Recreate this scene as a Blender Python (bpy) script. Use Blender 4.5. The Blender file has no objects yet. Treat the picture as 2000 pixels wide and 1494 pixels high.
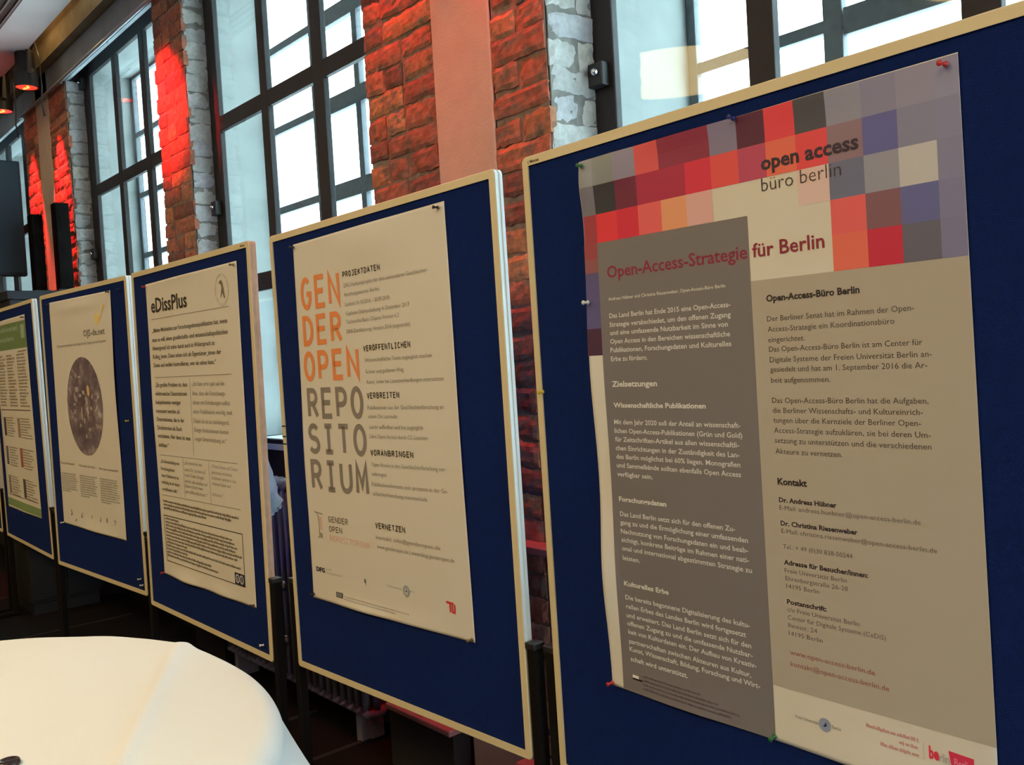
import bpy, bmesh, math, random
from mathutils import Vector, Matrix, noise

random.seed(7)
sc = bpy.context.scene
COL = sc.collection

# ------------------------------------------------------------------ camera
cam_d = bpy.data.cameras.new('camera')
cam = bpy.data.objects.new('camera', cam_d)
COL.objects.link(cam)
cam_d.sensor_width = 36.0
cam_d.lens = 1798.74 / 2000.0 * 36.0
cam_d.clip_start = 0.02
_r = Vector((0.65312529, 0.75507794, -0.05731202))
_u = Vector((0.01118569, 0.06605622, 0.9977532))
_f = Vector((-0.75716725, 0.65229892, -0.03469692))
cam.matrix_world = Matrix(((_r.x, _u.x, -_f.x, 0), (_r.y, _u.y, -_f.y, 0), (_r.z, _u.z, -_f.z, 1.6), (0, 0, 0, 1)))
sc.camera = cam

# ------------------------------------------------------------------ daylight and exposure
SKY = 10.0
WARM = 0.94
RED = 2.2
world = bpy.data.worlds.new('sky')
sc.world = world
world.use_nodes = True
bg = world.node_tree.nodes['Background']
bg.inputs[0].default_value = (0.74, 0.91, 1.03, 1)
bg.inputs[1].default_value = SKY
sc.view_settings.view_transform = 'Standard'
sc.view_settings.look = 'None'
sc.view_settings.gamma = 1
sc.view_settings.use_curve_mapping = False
sc.view_settings.exposure = 0.0


def area_lamp(name, loc, size, power, color, rot=(0, 0, 0)):
    d = bpy.data.lights.new(name, 'AREA')
    d.shape = 'DISK'
    d.size = size
    d.energy = power
    d.color = color
    o = bpy.data.objects.new(name, d)
    o.location = loc
    o.rotation_euler = rot
    COL.objects.link(o)
    return o


# warm ceiling downlights of the hall, behind and above the viewer
for _x, _y, _p in ((0.6, -1.6, 70), (-2.2, -1.9, 70), (-5.0, -1.9, 75), (-8.0, -1.9, 70)):
    area_lamp('ceiling_downlight', (_x, _y, 3.86), 1.5, _p * WARM, (1.0, 0.69, 0.29))
area_lamp('ceiling_downlight', (-1.5, -0.35, 3.86), 0.25, 7 * WARM, (1.0, 0.80, 0.50))


# ------------------------------------------------------------------ colour and material helpers
def s2l(c):
    c = c / 255.0
    return c / 12.92 if c <= 0.04045 else ((c + 0.055) / 1.055) ** 2.4


def lin(c):
    return tuple(s2l(x) for x in c)


def alb(c, ref=(186, 165, 122), k=0.78):
    """colour of an ink on paper, from its look beside the bare paper (ref)"""
    a, b = lin(c), lin(ref)
    return tuple(min(0.92, max(0.004, k * x / y)) for x, y in zip(a, b))


MATS = {}


def mat(name, color, rough=0.6, metal=0.0, spec=0.5, var=0.0, vscale=20.0, bump=0.0, bscale=200.0, coat=0.0, sheen=0.0):
    if name in MATS:
        return MATS[name]
    m = bpy.data.materials.new(name)
    m.use_nodes = True
    nt = m.node_tree
    b = nt.nodes['Principled BSDF']
    b.inputs['Base Color'].default_value = (*color, 1)
    b.inputs['Roughness'].default_value = rough
    b.inputs['Metallic'].default_value = metal
    b.inputs['Specular IOR Level'].default_value = spec
    b.inputs['Coat Weight'].default_value = coat
    b.inputs['Sheen Weight'].default_value = sheen
    tc = nt.nodes.new('ShaderNodeTexCoord')
    if var > 0:
        n = nt.nodes.new('ShaderNodeTexNoise')
        n.inputs['Scale'].default_value = vscale
        n.inputs['Detail'].default_value = 5
        nt.links.new(tc.outputs['Object'], n.inputs['Vector'])
        mp = nt.nodes.new('ShaderNodeMapRange')
        mp.inputs[1].default_value = 0.25
        mp.inputs[2].default_value = 0.75
        mp.inputs[3].default_value = 1 - var
        mp.inputs[4].default_value = 1 + var
        nt.links.new(n.outputs[0], mp.inputs[0])
        mx = nt.nodes.new('ShaderNodeVectorMath')
        mx.operation = 'SCALE'
        mx.inputs[0].default_value = color
        nt.links.new(mp.outputs[0], mx.inputs['Scale'])
        nt.links.new(mx.outputs[0], b.inputs['Base Color'])
    if bump > 0:
        n2 = nt.nodes.new('ShaderNodeTexNoise')
        n2.inputs['Scale'].default_value = bscale
        n2.inputs['Detail'].default_value = 4
        nt.links.new(tc.outputs['Object'], n2.inputs['Vector'])
        bp = nt.nodes.new('ShaderNodeBump')
        bp.inputs['Strength'].default_value = bump
        bp.inputs['Distance'].default_value = 0.004
        nt.links.new(n2.outputs[0], bp.inputs['Height'])
        nt.links.new(bp.outputs[0], b.inputs['Normal'])
    MATS[name] = m
    return m


def emit_mat(name, color, strength):
    m = bpy.data.materials.new(name)
    m.use_nodes = True
    b = m.node_tree.nodes['Principled BSDF']
    b.inputs['Base Color'].default_value = (*color, 1)
    b.inputs['Emission Color'].default_value = (*color, 1)
    b.inputs['Emission Strength'].default_value = strength
    return m


def glass_mat():
    m = bpy.data.materials.new('window_glass')
    m.use_nodes = True
    nt = m.node_tree
    nt.nodes.remove(nt.nodes['Principled BSDF'])
    out = nt.nodes['Material Output']
    tr = nt.nodes.new('ShaderNodeBsdfTransparent')
    tr.inputs[0].default_value = (0.93, 0.97, 0.96, 1)
    gl = nt.nodes.new('ShaderNodeBsdfGlossy')
    gl.inputs['Roughness'].default_value = 0.02
    lw = nt.nodes.new('ShaderNodeLayerWeight')      # Schlick's reflectance of clear glass
    lw.inputs[0].default_value = 0.5
    pw = nt.nodes.new('ShaderNodeMath')
    pw.operation = 'POWER'
    pw.inputs[1].default_value = 5
    ma = nt.nodes.new('ShaderNodeMath')
    ma.operation = 'MULTIPLY_ADD'
    ma.inputs[1].default_value = 0.85
    ma.inputs[2].default_value = 0.022
    mx = nt.nodes.new('ShaderNodeMixShader')
    nt.links.new(lw.outputs['Facing'], pw.inputs[0])
    nt.links.new(pw.outputs[0], ma.inputs[0])
    nt.links.new(ma.outputs[0], mx.inputs[0])
    nt.links.new(tr.outputs[0], mx.inputs[1])
    nt.links.new(gl.outputs[0], mx.inputs[2])
    nt.links.new(mx.outputs[0], out.inputs['Surface'])
    return m


def brick_mat(name, cols, mortar, painted=False):
    m = bpy.data.materials.new(name)
    m.use_nodes = True
    nt = m.node_tree
    b = nt.nodes['Principled BSDF']
    b.inputs['Roughness'].default_value = 0.9
    b.inputs['Specular IOR Level'].default_value = 0.2
    at = nt.nodes.new('ShaderNodeAttribute')
    at.attribute_name = 'tint'
    cr = nt.nodes.new('ShaderNodeValToRGB')
    cr.color_ramp.elements[0].color = (*cols[0], 1)
    cr.color_ramp.elements[1].color = (*cols[-1], 1)
    for i, c in enumerate(cols[1:-1]):
        e = cr.color_ramp.elements.new((i + 1) / (len(cols) - 1))
        e.color = (*c, 1)
    nt.links.new(at.outputs['Fac'], cr.inputs[0])
    tc = nt.nodes.new('ShaderNodeTexCoord')
    n = nt.nodes.new('ShaderNodeTexNoise')
    n.inputs['Scale'].default_value = 14
    n.inputs['Detail'].default_value = 8
    n.inputs['Roughness'].default_value = 0.65
    nt.links.new(tc.outputs['Object'], n.inputs['Vector'])
    # smears of old mortar and soot over the bricks
    mp = nt.nodes.new('ShaderNodeMapRange')
    mp.inputs[1].default_value = 0.50
    mp.inputs[2].default_value = 0.62
    nt.links.new(n.outputs[0], mp.inputs[0])
    mul = nt.nodes.new('ShaderNodeMath')
    mul.operation = 'MULTIPLY'
    mul.inputs[1].default_value = 0.72 if not painted else 0.22
    nt.links.new(mp.outputs[0], mul.inputs[0])
    mx = nt.nodes.new('ShaderNodeMix')
    mx.data_type = 'RGBA'
    nt.links.new(mul.outputs[0], mx.inputs['Factor'])
    nt.links.new(cr.outputs[0], mx.inputs['A'])
    mx.inputs['B'].default_value = (*mortar, 1)
    n3 = nt.nodes.new('ShaderNodeTexNoise')
    n3.inputs['Scale'].default_value = 45
    n3.inputs['Detail'].default_value = 6
    nt.links.new(tc.outputs['Object'], n3.inputs['Vector'])
    mp3 = nt.nodes.new('ShaderNodeMapRange')
    mp3.inputs[1].default_value = 0.3
    mp3.inputs[2].default_value = 0.7
    mp3.inputs[3].default_value = 0.72 if not painted else 0.85
    mp3.inputs[4].default_value = 1.25 if not painted else 1.1
    nt.links.new(n3.outputs[0], mp3.inputs[0])
    sc_ = nt.nodes.new('ShaderNodeVectorMath')
    sc_.operation = 'SCALE'
    nt.links.new(mx.outputs['Result'], sc_.inputs[0])
    nt.links.new(mp3.outputs[0], sc_.inputs['Scale'])
    nt.links.new(sc_.outputs[0], b.inputs['Base Color'])
    bp = nt.nodes.new('ShaderNodeBump')
    bp.inputs['Strength'].default_value = 0.4
    bp.inputs['Distance'].default_value = 0.006
    nt.links.new(n3.outputs[0], bp.inputs['Height'])
    nt.links.new(bp.outputs[0], b.inputs['Normal'])
    return m


# ------------------------------------------------------------------ mesh helpers
class MB:
    """collects shapes and links them as ONE mesh object"""

    def __init__(self):
        self.v, self.f, self.t = [], [], []

    def add(self, vs, fs, tint=0.5):
        n = len(self.v)
        self.v += [tuple(p) for p in vs]
        self.f += [tuple(i + n for i in f) for f in fs]
        self.t += [tint] * len(fs)

    def box(self, x0, x1, y0, y1, z0, z1):
        vs = [(x, y, z) for z in (z0, z1) for y in (y0, y1) for x in (x0, x1)]
        self.add(vs, [(0, 2, 3, 1), (4, 5, 7, 6), (0, 1, 5, 4), (2, 6, 7, 3), (0, 4, 6, 2), (1, 3, 7, 5)])

    def lathe(self, prof, origin, axis, seg=20):
        """prof: (radius, height along axis)"""
        ax = Vector(axis).normalized()
        a = ax.orthogonal().normalized()
        b = ax.cross(a)
        o = Vector(origin)
        vs, fs = [], []
        for r, h in prof:
            for k in range(seg):
                t = 2 * math.pi * k / seg
                vs.append(o + ax * h + (a * math.cos(t) + b * math.sin(t)) * max(r, 1e-5))
        for i in range(len(prof) - 1):
            for k in range(seg):
                k2 = (k + 1) % seg
                fs.append((i * seg + k, i * seg + k2, (i + 1) * seg + k2, (i + 1) * seg + k))
        fs.append(tuple(reversed(range(seg))))
        fs.append(tuple(range((len(prof) - 1) * seg, len(prof) * seg)))
        self.add(vs, fs)

    def tube(self, pts, r, seg=10):
        pts = [Vector(p) for p in pts]
        vs, fs = [], []
        prev = None
        for i, p in enumerate(pts):
            d = (pts[min(i + 1, len(pts) - 1)] - pts[max(i - 1, 0)]).normalized()
            a = d.orthogonal().normalized() if prev is None else (prev - d * prev.dot(d)).normalized()
            prev = a
            b = d.cross(a)
            for k in range(seg):
                t = 2 * math.pi * k / seg
                vs.append(p + (a * math.cos(t) + b * math.sin(t)) * r)
        for i in range(len(pts) - 1):
            for k in range(seg):
                k2 = (k + 1) % seg
                fs.append((i * seg + k, i * seg + k2, (i + 1) * seg + k2, (i + 1) * seg + k))
        fs.append(tuple(reversed(range(seg))))
        fs.append(tuple(range((len(pts) - 1) * seg, len(pts) * seg)))
        self.add(vs, fs)

    def build(self, name, material, parent=None, smooth=False, bevel=0.0, tint=False):
        me = bpy.data.meshes.new(name)
        me.from_pydata(self.v, [], self.f)
        me.materials.append(material)
        if tint:
            a = me.attributes.new('tint', 'FLOAT', 'FACE')
            a.data.foreach_set('value', self.t)
        if smooth:
            me.polygons.foreach_set('use_smooth', [True] * len(me.polygons))
        me.update()
        o = bpy.data.objects.new(name, me)
        COL.objects.link(o)
        if parent is not None:
            o.parent = parent
        if bevel:
            b = o.modifiers.new('bevel', 'BEVEL')
            b.width = bevel
            b.segments = 2
            b.limit_method = 'ANGLE'
        return o


def tag(o, label=None, cat=None, group=None, kind=None):
    for k, v in (('label', label), ('category', cat), ('group', group), ('kind', kind)):
        if v:
            o[k] = v
    return o


def empty(name, loc=(0, 0, 0), matrix=None):
    o = bpy.data.objects.new(name, None)
    o.empty_display_size = 0.1
    if matrix is not None:
        o.matrix_world = matrix
    else:
        o.location = loc
    COL.objects.link(o)
    return o


def copy_tree(o, parent=None):
    c = o.copy()
    COL.objects.link(c)
    if parent is not None:
        c.parent = parent
    for ch in list(o.children):
        copy_tree(ch, c)
    return c


# ------------------------------------------------------------------ lettering
def text_polys(s, weight=0.0):
    cu = bpy.data.curves.new('lettering', 'FONT')
    cu.body = s
    cu.size = 1.0
    cu.resolution_u = 2
    cu.offset = weight
    ob = bpy.data.objects.new('lettering', cu)
    me = ob.to_mesh()
    vs = [(v.co.x, v.co.y) for v in me.vertices]
    fs = [tuple(p.vertices) for p in me.polygons]
    ob.to_mesh_clear()
    bpy.data.objects.remove(ob)
    bpy.data.curves.remove(cu)
    return vs, fs


def arc(cx, cy, rx, ry, a0, a1, n=18):
    return [(cx + rx * math.cos(math.radians(a0 + (a1 - a0) * i / n)), cy + ry * math.sin(math.radians(a0 + (a1 - a0) * i / n))) for i in range(n + 1)]


GLYPH = {
    'G': [arc(.5, .5, .5, .5, 48, 330, 26) + [(.97, .47), (.55, .47)]],
    'E': [[(1, 1), (.05, 1), (.05, 0), (1, 0)], [(.05, .52), (.88, .52)]],
    'N': [[(0, 0), (0, 1), (1, 0), (1, 1)]],
    'D': [[(.05, 0), (.05, 1), (.35, 1)] + arc(.35, .5, .65, .5, 85, -85, 20) + [(.35, 0), (.05, 0)]],
    'R': [[(.05, 0), (.05, 1), (.5, 1)] + arc(.5, .74, .44, .26, 85, -85, 14) + [(.5, .48), (.05, .48)], [(.5, .48), (1, 0)]],
    'O': [arc(.5, .5, .5, .5, 0, 360, 32)],
    'P': [[(.05, 0), (.05, 1), (.5, 1)] + arc(.5, .72, .46, .28, 85, -85, 14) + [(.5, .44), (.05, .44)]],
    'S': [arc(.5, .75, .45, .25, 30, 240, 16) + arc(.5, .25, .48, .26, 75, -150, 16)],
    'I': [[(.5, 0), (.5, 1)], [(.12, 1), (.88, 1)], [(.12, 0), (.88, 0)]],
    'T': [[(.5, 0), (.5, 1)], [(0, 1), (1, 1)]],
    'U': [[(0, 1), (0, .35)] + arc(.5, .35, .5, .35, 180, 360, 16) + [(1, .35), (1, 1)]],
    'M': [[(0, 0), (.04, 1), (.5, .28), (.96, 1), (1, 0)]],
    'J': [[(.25, 1), (.85, 1), (.85, .3)] + arc(.45, .3, .4, .3, 0, -150, 12)],
    'K': [[(.05, 0), (.05, 1)], [(1, 1), (.05, .42)], [(.35, .6), (1, 0)]],
    'A': [[(0, 0), (.5, 1), (1, 0)], [(.2, .32), (.8, .32)]],
    'V': [[(0, 1), (.5, 0), (1, 1)]],
    'F': [[(1, 1), (.05, 1), (.05, 0)], [(.05, .5), (.85, .5)]],
    'L': [[(.1, 1), (.1, 0), (1, 0)]],
    'C': [arc(.52, .5, .5, .5, 48, 312, 24)],
    'H': [[(0, 0), (0, 1)], [(1, 0), (1, 1)], [(0, .5), (1, .5)]],
    'B': [[(.05, 0), (.05, 1), (.5, 1)] + arc(.5, .76, .4, .24, 85, -85, 12) + [(.5, .52), (.05, .52)], [(.5, .52)] + arc(.5, .26, .48, .26, 85, -85, 12) + [(.5, 0), (.05, 0)]],
    'Z': [[(0, 1), (1, 1), (0, 0), (1, 0)]],
}
GLYPH['Ö'] = GLYPH['O'] + [[(.22, 1.2), (.34, 1.2)], [(.66, 1.2), (.78, 1.2)]]


def ribbon(pts, w):
    pts = [Vector((p[0], p[1])) for p in pts]
    q = [pts[0]]
    for p in pts[1:]:
        if (p - q[-1]).length > 1e-6:
            q.append(p)
    pts = q
    n = len(pts)
    closed = n > 3 and (pts[0] - pts[-1]).length < 1e-4
    vs, fs = [], []
    for i in range(n):
        if closed and i in (0, n - 1):
            d0, d1 = (pts[-1] - pts[-2]).normalized(), (pts[1] - pts[0]).normalized()
        else:
            d0 = (pts[i] - pts[i - 1]).normalized() if i else (pts[1] - pts[0]).normalized()
            d1 = (pts[i + 1] - pts[i]).normalized() if i < n - 1 else d0
        n0, n1 = Vector((-d0.y, d0.x)), Vector((-d1.y, d1.x))
        m = n0 + n1
        if m.length < 1e-6:
            m = n0
        m.normalize()
        k = 1.0 / max(0.42, m.dot(n0))
        vs += [pts[i] + m * (w / 2 * k), pts[i] - m * (w / 2 * k)]
    for i in range(n - 1):
        fs.append((2 * i, 2 * i + 1, 2 * i + 3, 2 * i + 2))
    return [(v.x, v.y) for v in vs], fs


class Print:
    """ink on a poster: flat shapes in the poster's own plane (u right, v up), laid on the waves of its paper"""

    def __init__(self):
        self.v, self.f = [], []

    def add(self, vs, fs):
        n = len(self.v)
        self.v += vs
        self.f += [tuple(i + n for i in f) for f in fs]

    def rect(self, u0, v0, u1, v1, step=0.012):
        nu, nv = max(1, math.ceil(abs(u1 - u0) / step)), max(1, math.ceil(abs(v1 - v0) / step))
        vs = [(u0 + (u1 - u0) * i / nu, v0 + (v1 - v0) * j / nv) for j in range(nv + 1) for i in range(nu + 1)]
        fs = [(j * (nu + 1) + i, j * (nu + 1) + i + 1, (j + 1) * (nu + 1) + i + 1, (j + 1) * (nu + 1) + i) for j in range(nv) for i in range(nu)]
        self.add(vs, fs)

    def text(self, s, u, v, width, em, weight=0.0):
        vs, fs = text_polys(s, weight)
        if not vs:
            return
        x0, x1 = min(p[0] for p in vs), max(p[0] for p in vs)
        k = width / (x1 - x0)
        self.add([(u + (x - x0) * k, v + y * em) for x, y in vs], fs)

    def strokes(self, s, u, v, width, height, w):
        n = len(s)
        pitch = (width + 0.22 * width / n) / n
        for i, ch in enumerate(s):
            gw = pitch * 0.80
            for pl in GLYPH.get(ch, []):
                pts = [(u + i * pitch + w / 2 + p[0] * (gw - w), v + w / 2 + p[1] * (height - w)) for p in pl]
                self.add(*ribbon(pts, w))

    def line(self, pts, w):
        out = [pts[0]]
        for a, b in zip(pts, pts[1:]):
            n = max(1, int(math.hypot(b[0] - a[0], b[1] - a[1]) / 0.04))
            out += [(a[0] + (b[0] - a[0]) * i / n, a[1] + (b[1] - a[1]) * i / n) for i in range(1, n + 1)]
        self.add(*ribbon(out, w))

    def disc(self, cu, cv, ru, rv, seg=40, inner=0.0, rings=1):
        vs, fs = [], []
        for j in range(rings + 1):
            k = inner + (1 - inner) * j / rings
            for i in range(seg):
                t = 2 * math.pi * i / seg
                vs.append((cu + ru * k * math.cos(t), cv + rv * k * math.sin(t)))
        for j in range(rings):
            for i in range(seg):
                i2 = (i + 1) % seg
                fs.append((j * seg + i, (j + 1) * seg + i, (j + 1) * seg + i2, j * seg + i2))
        if inner == 0.0:
            pass
        self.add(vs, fs)

    def poly(self, pts):
        self.add(list(pts), [tuple(range(len(pts)))])

    def words(self, u0, u1, v, xh, rnd, fill=1.0):
        """unreadably small print: word-long dashes with ascenders"""
        u = u0
        end = u0 + (u1 - u0) * fill
        while u < end:
            w = xh * rnd.uniform(1.6, 6.5)
            w = min(w, end - u)
            x = u
            while x < u + w:
                lw = xh * rnd.uniform(.35, .6)
                h = xh * (1.5 if rnd.random() < .28 else 1.0)
                d = xh * .45 if rnd.random() < .1 else 0
                self.rect(x, v - d, min(x + lw, u + w), v + h, 1)
                x += lw + xh * .16
            u += w + xh * .55

    def build(self, name, material, parent, disp, off=0.0006):
        me = bpy.data.meshes.new(name)
        ou, ov = parent['_ou'], parent['_ov']
        me.from_pydata([(u - ou, disp(u, v) - off, v - ov) for u, v in self.v], [], self.f)
        me.materials.append(material)
        me.update()
        o = bpy.data.objects.new(name, me)
        COL.objects.link(o)
        o.parent = parent
        return o


# ------------------------------------------------------------------ brickwork
def brick_face(mb, a0, a1, z0, z1, place, rnd, course=0.087, joint=0.012, rough=0.006, sub=(7, 4), edge_jit=0.010):
    """worn bricks in courses; place(a, z, d) puts a point a along the wall, z up, d proud of it"""
    z = z0
    row = 0
    while z < z1 - 0.03:
        h = min(course, z1 - z) - joint
        x = a0
        first = True
        while x < a1 - 0.01:
            L = rnd.choice((0.125, 0.245, 0.245)) if not (first and row % 2) else 0.125
            first = False
            if a1 - (x + L) < 0.07:
                L = a1 - x
            xa, xb = x + joint / 2, x + L - joint / 2
            if x <= a0 + 1e-6:
                xa = a0 + rnd.uniform(-edge_jit, edge_jit)
            if x + L >= a1 - 1e-6:
                xb = a1 + rnd.uniform(-edge_jit, edge_jit)
            za, zb = z + joint / 2 + rnd.uniform(-.007, .006), z + h + joint / 2 + rnd.uniform(-.006, .007)
            d0 = rnd.uniform(0.004, 0.009)
            tilt = rnd.uniform(-.006, .006)
            skew = rnd.uniform(-1, 1)
            seed = Vector((rnd.uniform(0, 99), rnd.uniform(0, 99), rnd.uniform(0, 99)))
            nu = max(3, int(sub[0] * L / 0.245) + 1)
            nv = sub[1]
            vs, fs = [], []
            for j in range(nv + 1):
                for i in range(nu + 1):
                    s, t = i / nu, j / nv
                    e = min(s, 1 - s) * (xb - xa)
                    g = min(t, 1 - t) * (zb - za)
                    w = noise.noise(seed + Vector((s * L * 22, t * 3, 0)))
                    w2 = noise.noise(seed + Vector((s * L * 50, t * 6, 5)))
                    d = d0 + tilt * (s - .5) + rough * w + rough * .6 * w2
                    if e < 0.006 or g < 0.006:
                        d -= 0.003 + 0.005 * abs(w)
                    jx = 0.004 * noise.noise(seed + Vector((t * 4, s * 9, 9))) if e < 1e-6 else 0
                    jz = 0.009 * noise.noise(seed + Vector((s * 6, t * 9, 19))) if g < 1e-6 else 0
                    vs.append(place(xa + s * (xb - xa) + jx, za + t * (zb - za) + jz + .008 * (s - .5) * skew, d))
            for j in range(nv):
                for i in range(nu):
                    fs.append((j * (nu + 1) + i, j * (nu + 1) + i + 1, (j + 1) * (nu + 1) + i + 1, (j + 1) * (nu + 1) + i))
            # the four returns into the joints
            ring = [i for i in range(nu + 1)] + [(j) * (nu + 1) + nu for j in range(1, nv + 1)] + [nv * (nu + 1) + i for i in range(nu - 1, -1, -1)] + [j * (nu + 1) for j in range(nv - 1, 0, -1)]
            base = len(vs)
            for k in ring:
                j, i = divmod(k, nu + 1)
                vs.append(place(xa + i / nu * (xb - xa), za + j / nv * (zb - za), -0.02))
            for k in range(len(ring)):
                k2 = (k + 1) % len(ring)
                fs.append((ring[k2], ring[k], base + k, base + k2))
            mb.add(vs, fs, rnd.random())
            x += L
        z += course
        row += 1

# ------------------------------------------------------------------ the room
YW = 2.0                      # inner face of the window wall
PIERS = ((-8.10, -6.966), (-5.25, -4.844), (-3.08, -2.066))
OPEN = ((-9.90, -8.10), (-6.966, -5.25), (-4.844, -3.08), (-2.066, -0.20), (0.25, 2.05))
Z_SILL, Z_HEAD = 1.20, 3.68

M_floor = mat('dark_floor', (.005, .0038, .0045), .85, spec=.12, var=.35, vscale=9, bump=.15, bscale=60)
M_gap = mat('floor_joint', (.006, .005, .005), .8)
M_dark = mat('dark_wall_paint', (.014, .010, .012), .8, var=.3, vscale=6, bump=.3, bscale=40)
M_room = mat('dim_room_wall', (.22, .17, .13), .9, var=.15, vscale=2)
M_soffit = mat('soffit_plaster', (.72, .63, .61), .9, var=.06, vscale=3)
M_lintel = mat('grey_lintel_paint', (.36, .40, .43), .8, var=.15, vscale=5)
M_plaster = mat('cream_plaster', (.58, .45, .34), .9, var=.07, vscale=12, bump=.25, bscale=120)
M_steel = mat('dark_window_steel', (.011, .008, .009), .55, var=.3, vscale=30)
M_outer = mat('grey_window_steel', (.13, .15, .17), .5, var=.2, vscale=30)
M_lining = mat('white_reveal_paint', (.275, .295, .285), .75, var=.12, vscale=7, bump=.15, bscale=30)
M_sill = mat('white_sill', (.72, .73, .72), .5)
M_glass = glass_mat()
M_brick = brick_mat('red_brick', ((.38, .13, .08), (.52, .19, .11), (.17, .075, .065), (.58, .27, .13), (.44, .16, .10), (.24, .09, .07), (.56, .26, .14)), (.165, .15, .125))
M_mortar = mat('old_mortar', (.26, .19, .15), .95, var=.35, vscale=30, bump=.6, bscale=90)
M_white_brick = brick_mat('whitewashed_brick', ((.44, .44, .425), (.54, .54, .51), (.47, .47, .50), (.57, .55, .46)), (.20, .16, .12), True)
M_pale_mortar = mat('pale_mortar', (.22, .21, .19), .95, var=.3, vscale=25)
M_wood = mat('timber_beam', (.26, .19, .11), .6, var=.3, vscale=8)
M_black = mat('black_metal', (.012, .012, .014), .45)
M_blackp = mat('black_plastic', (.018, .018, .02), .4)
M_chrome = mat('chrome', (.75, .76, .78), .18, metal=1.0)
M_grey = mat('grey_metal', (.35, .36, .38), .4, metal=.6)

# floor: dark planks laid across the hall
b = MB()
b.box(-12, 2.75, -6, 2.75, -0.12, 0.0)
floor = tag(b.build('floor', M_floor), kind='structure')
b = MB()
for x in (-7.55, -6.28, -5.05, -3.80, -3.345, -2.5):
    b.box(x - .012, x + .012, -6, 1.98, -0.002, 0.006)
b.build('floor_strip', M_gap, floor)

b = MB()
b.box(-12, 2.6, -6, 1.80, 3.90, 4.05)
ceiling = tag(b.build('ceiling', M_soffit), kind='structure')
b = MB()
b.box(-12, 2.6, 1.6, 2.8, 4.45, 4.6)
b.box(-12, 2.6, 1.55, 1.62, 4.05, 4.5)
b.build('upper_slab', M_room, ceiling)

for nm, *bxs in (('wall_left', (-12.15, -12, -6, 2.45, 0, 4.6)), ('wall_right', (2.6, 2.75, -6, .70, 0, 4.6), (2.6, 2.75, 1.93, 2.75, 0, 4.6), (2.6, 2.75, .70, 1.93, 3.00, 4.6)), ('wall_rear', (-12.15, 2.75, -6.15, -6, 0, 4.6))):
    b = MB()
    for bx in bxs:
        b.box(*bx)
    tag(b.build(nm, M_room), kind='structure')

# the window wall: piers, parapets, lintel
wall = empty('wall_window', (0, 0, 0))
tag(wall, kind='structure')
b = MB()
for x0, x1, y1 in ((-12, -9.9, 2.5), (-8.10, -6.966, 2.5), (-5.25, -4.844, 2.5), (-3.08, -2.50, 2.5), (-2.50, -2.066, 2.74), (-0.2, 0.25, 2.74), (2.05, 2.7, 2.74)):
    b.box(x0, x1, YW, y1, 0, 4.45)
for x0, x1 in OPEN:
    b.box(x0, x1, 2.13, 2.74 if x0 > -3 else 2.5, 0, Z_SILL - .03)
b.build('masonry', M_dark, wall)
b = MB()
for x0, x1 in OPEN:
    b.box(x0, x1, YW - .005, YW + .02, Z_HEAD, 4.45)
    b.box(x0, x1, YW + .02, 2.74 if x0 > -3 else 2.5, 3.84, 4.45)
b.box(-8.10, -4.9, YW - .012, YW + .01, Z_HEAD + .005, 3.86)
b.build('lintel', M_lintel, wall)
b = MB()
b.box(-12, 2.6, 1.93, YW - .004, 3.87, 4.10)
b.box(-12, 2.6, 1.90, YW - .004, 4.10, 4.14)
b.build('timber_beam', M_wood, wall)

rnd = random.Random(11)
strips = ((-3.08, -2.642, 0.26, 3.68), (-2.32, -2.066, 0.26, 3.68), (-5.25, -4.844, .95, 3.9), (-8.10, -7.718, .95, 3.75), (-7.38, -6.966, .95, 3.75))
for x0, x1, z0, z1 in strips:
    near = x0 > -3.2
    b = MB()
    brick_face(b, x0, x1, z0, z1, lambda a, z, d: (a, YW - .004 - d, z), rnd, rough=.0035, sub=(10, 5) if near else (6, 4), edge_jit=.010)
    f = b.build('brick_facing', M_brick, wall, tint=True)
    b = MB()
    b.box(x0 + .002, x1 - .001, YW - .003, YW + .01, z0, z1)
    b.build('mortar', M_mortar, f)
for x0, x1 in ((-2.642, -2.32), (-7.718, -7.38)):
    b = MB()
    b.box(x0 + .004, x1 - .004, YW - .012, YW, 0, 4.1)
    b.build('plaster_strip', M_plaster, wall, bevel=.006)
# whitewashed brick jambs facing along the hall
for x0, yf in ((-6.966, 2.12), (-4.844, 2.12), (-2.066, 2.20)):
    b = MB()
    brick_face(b, YW + .004, yf, 0.3, Z_HEAD, lambda a, z, d, x0=x0: (x0 + d + .002, a, z), rnd, joint=.006, rough=.005, sub=(10, 5), edge_jit=.004)
    f = b.build('jamb_facing', M_white_brick, wall, tint=True)
    b = MB()
    b.box(x0 - .01, x0 + .004, YW + .004, yf, 0.3, Z_HEAD)
    b.build('mortar', M_pale_mortar, f)

# low plinth and ledge of the near pier
t = MB()
for x0, x1 in ((-3.08, -2.66), (-2.30, -2.066)):
    t.box(x0, x1, 1.90, YW, 0.225, 0.25)
M_ledge = mat('painted_ledge', (.34, .15, .13), .7, var=.2)
t1 = tag(t.build('trim_1', M_ledge, bevel=.006), kind='structure')
t = MB()
for x0, x1 in ((-3.075, -2.66), (-2.30, -2.07)):
    t.box(x0, x1, 1.915, YW, 0.0, 0.225)
t.build('plinth_body', M_dark, t1)
t = MB()
t.box(-2.32, -2.07, 1.925, YW, 0.945, 0.972)
t.box(-2.32, -2.07, 1.945, YW, 0.62, 0.64)
tag(t.build('trim_2', M_ledge, bevel=.004), kind='structure')


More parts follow.
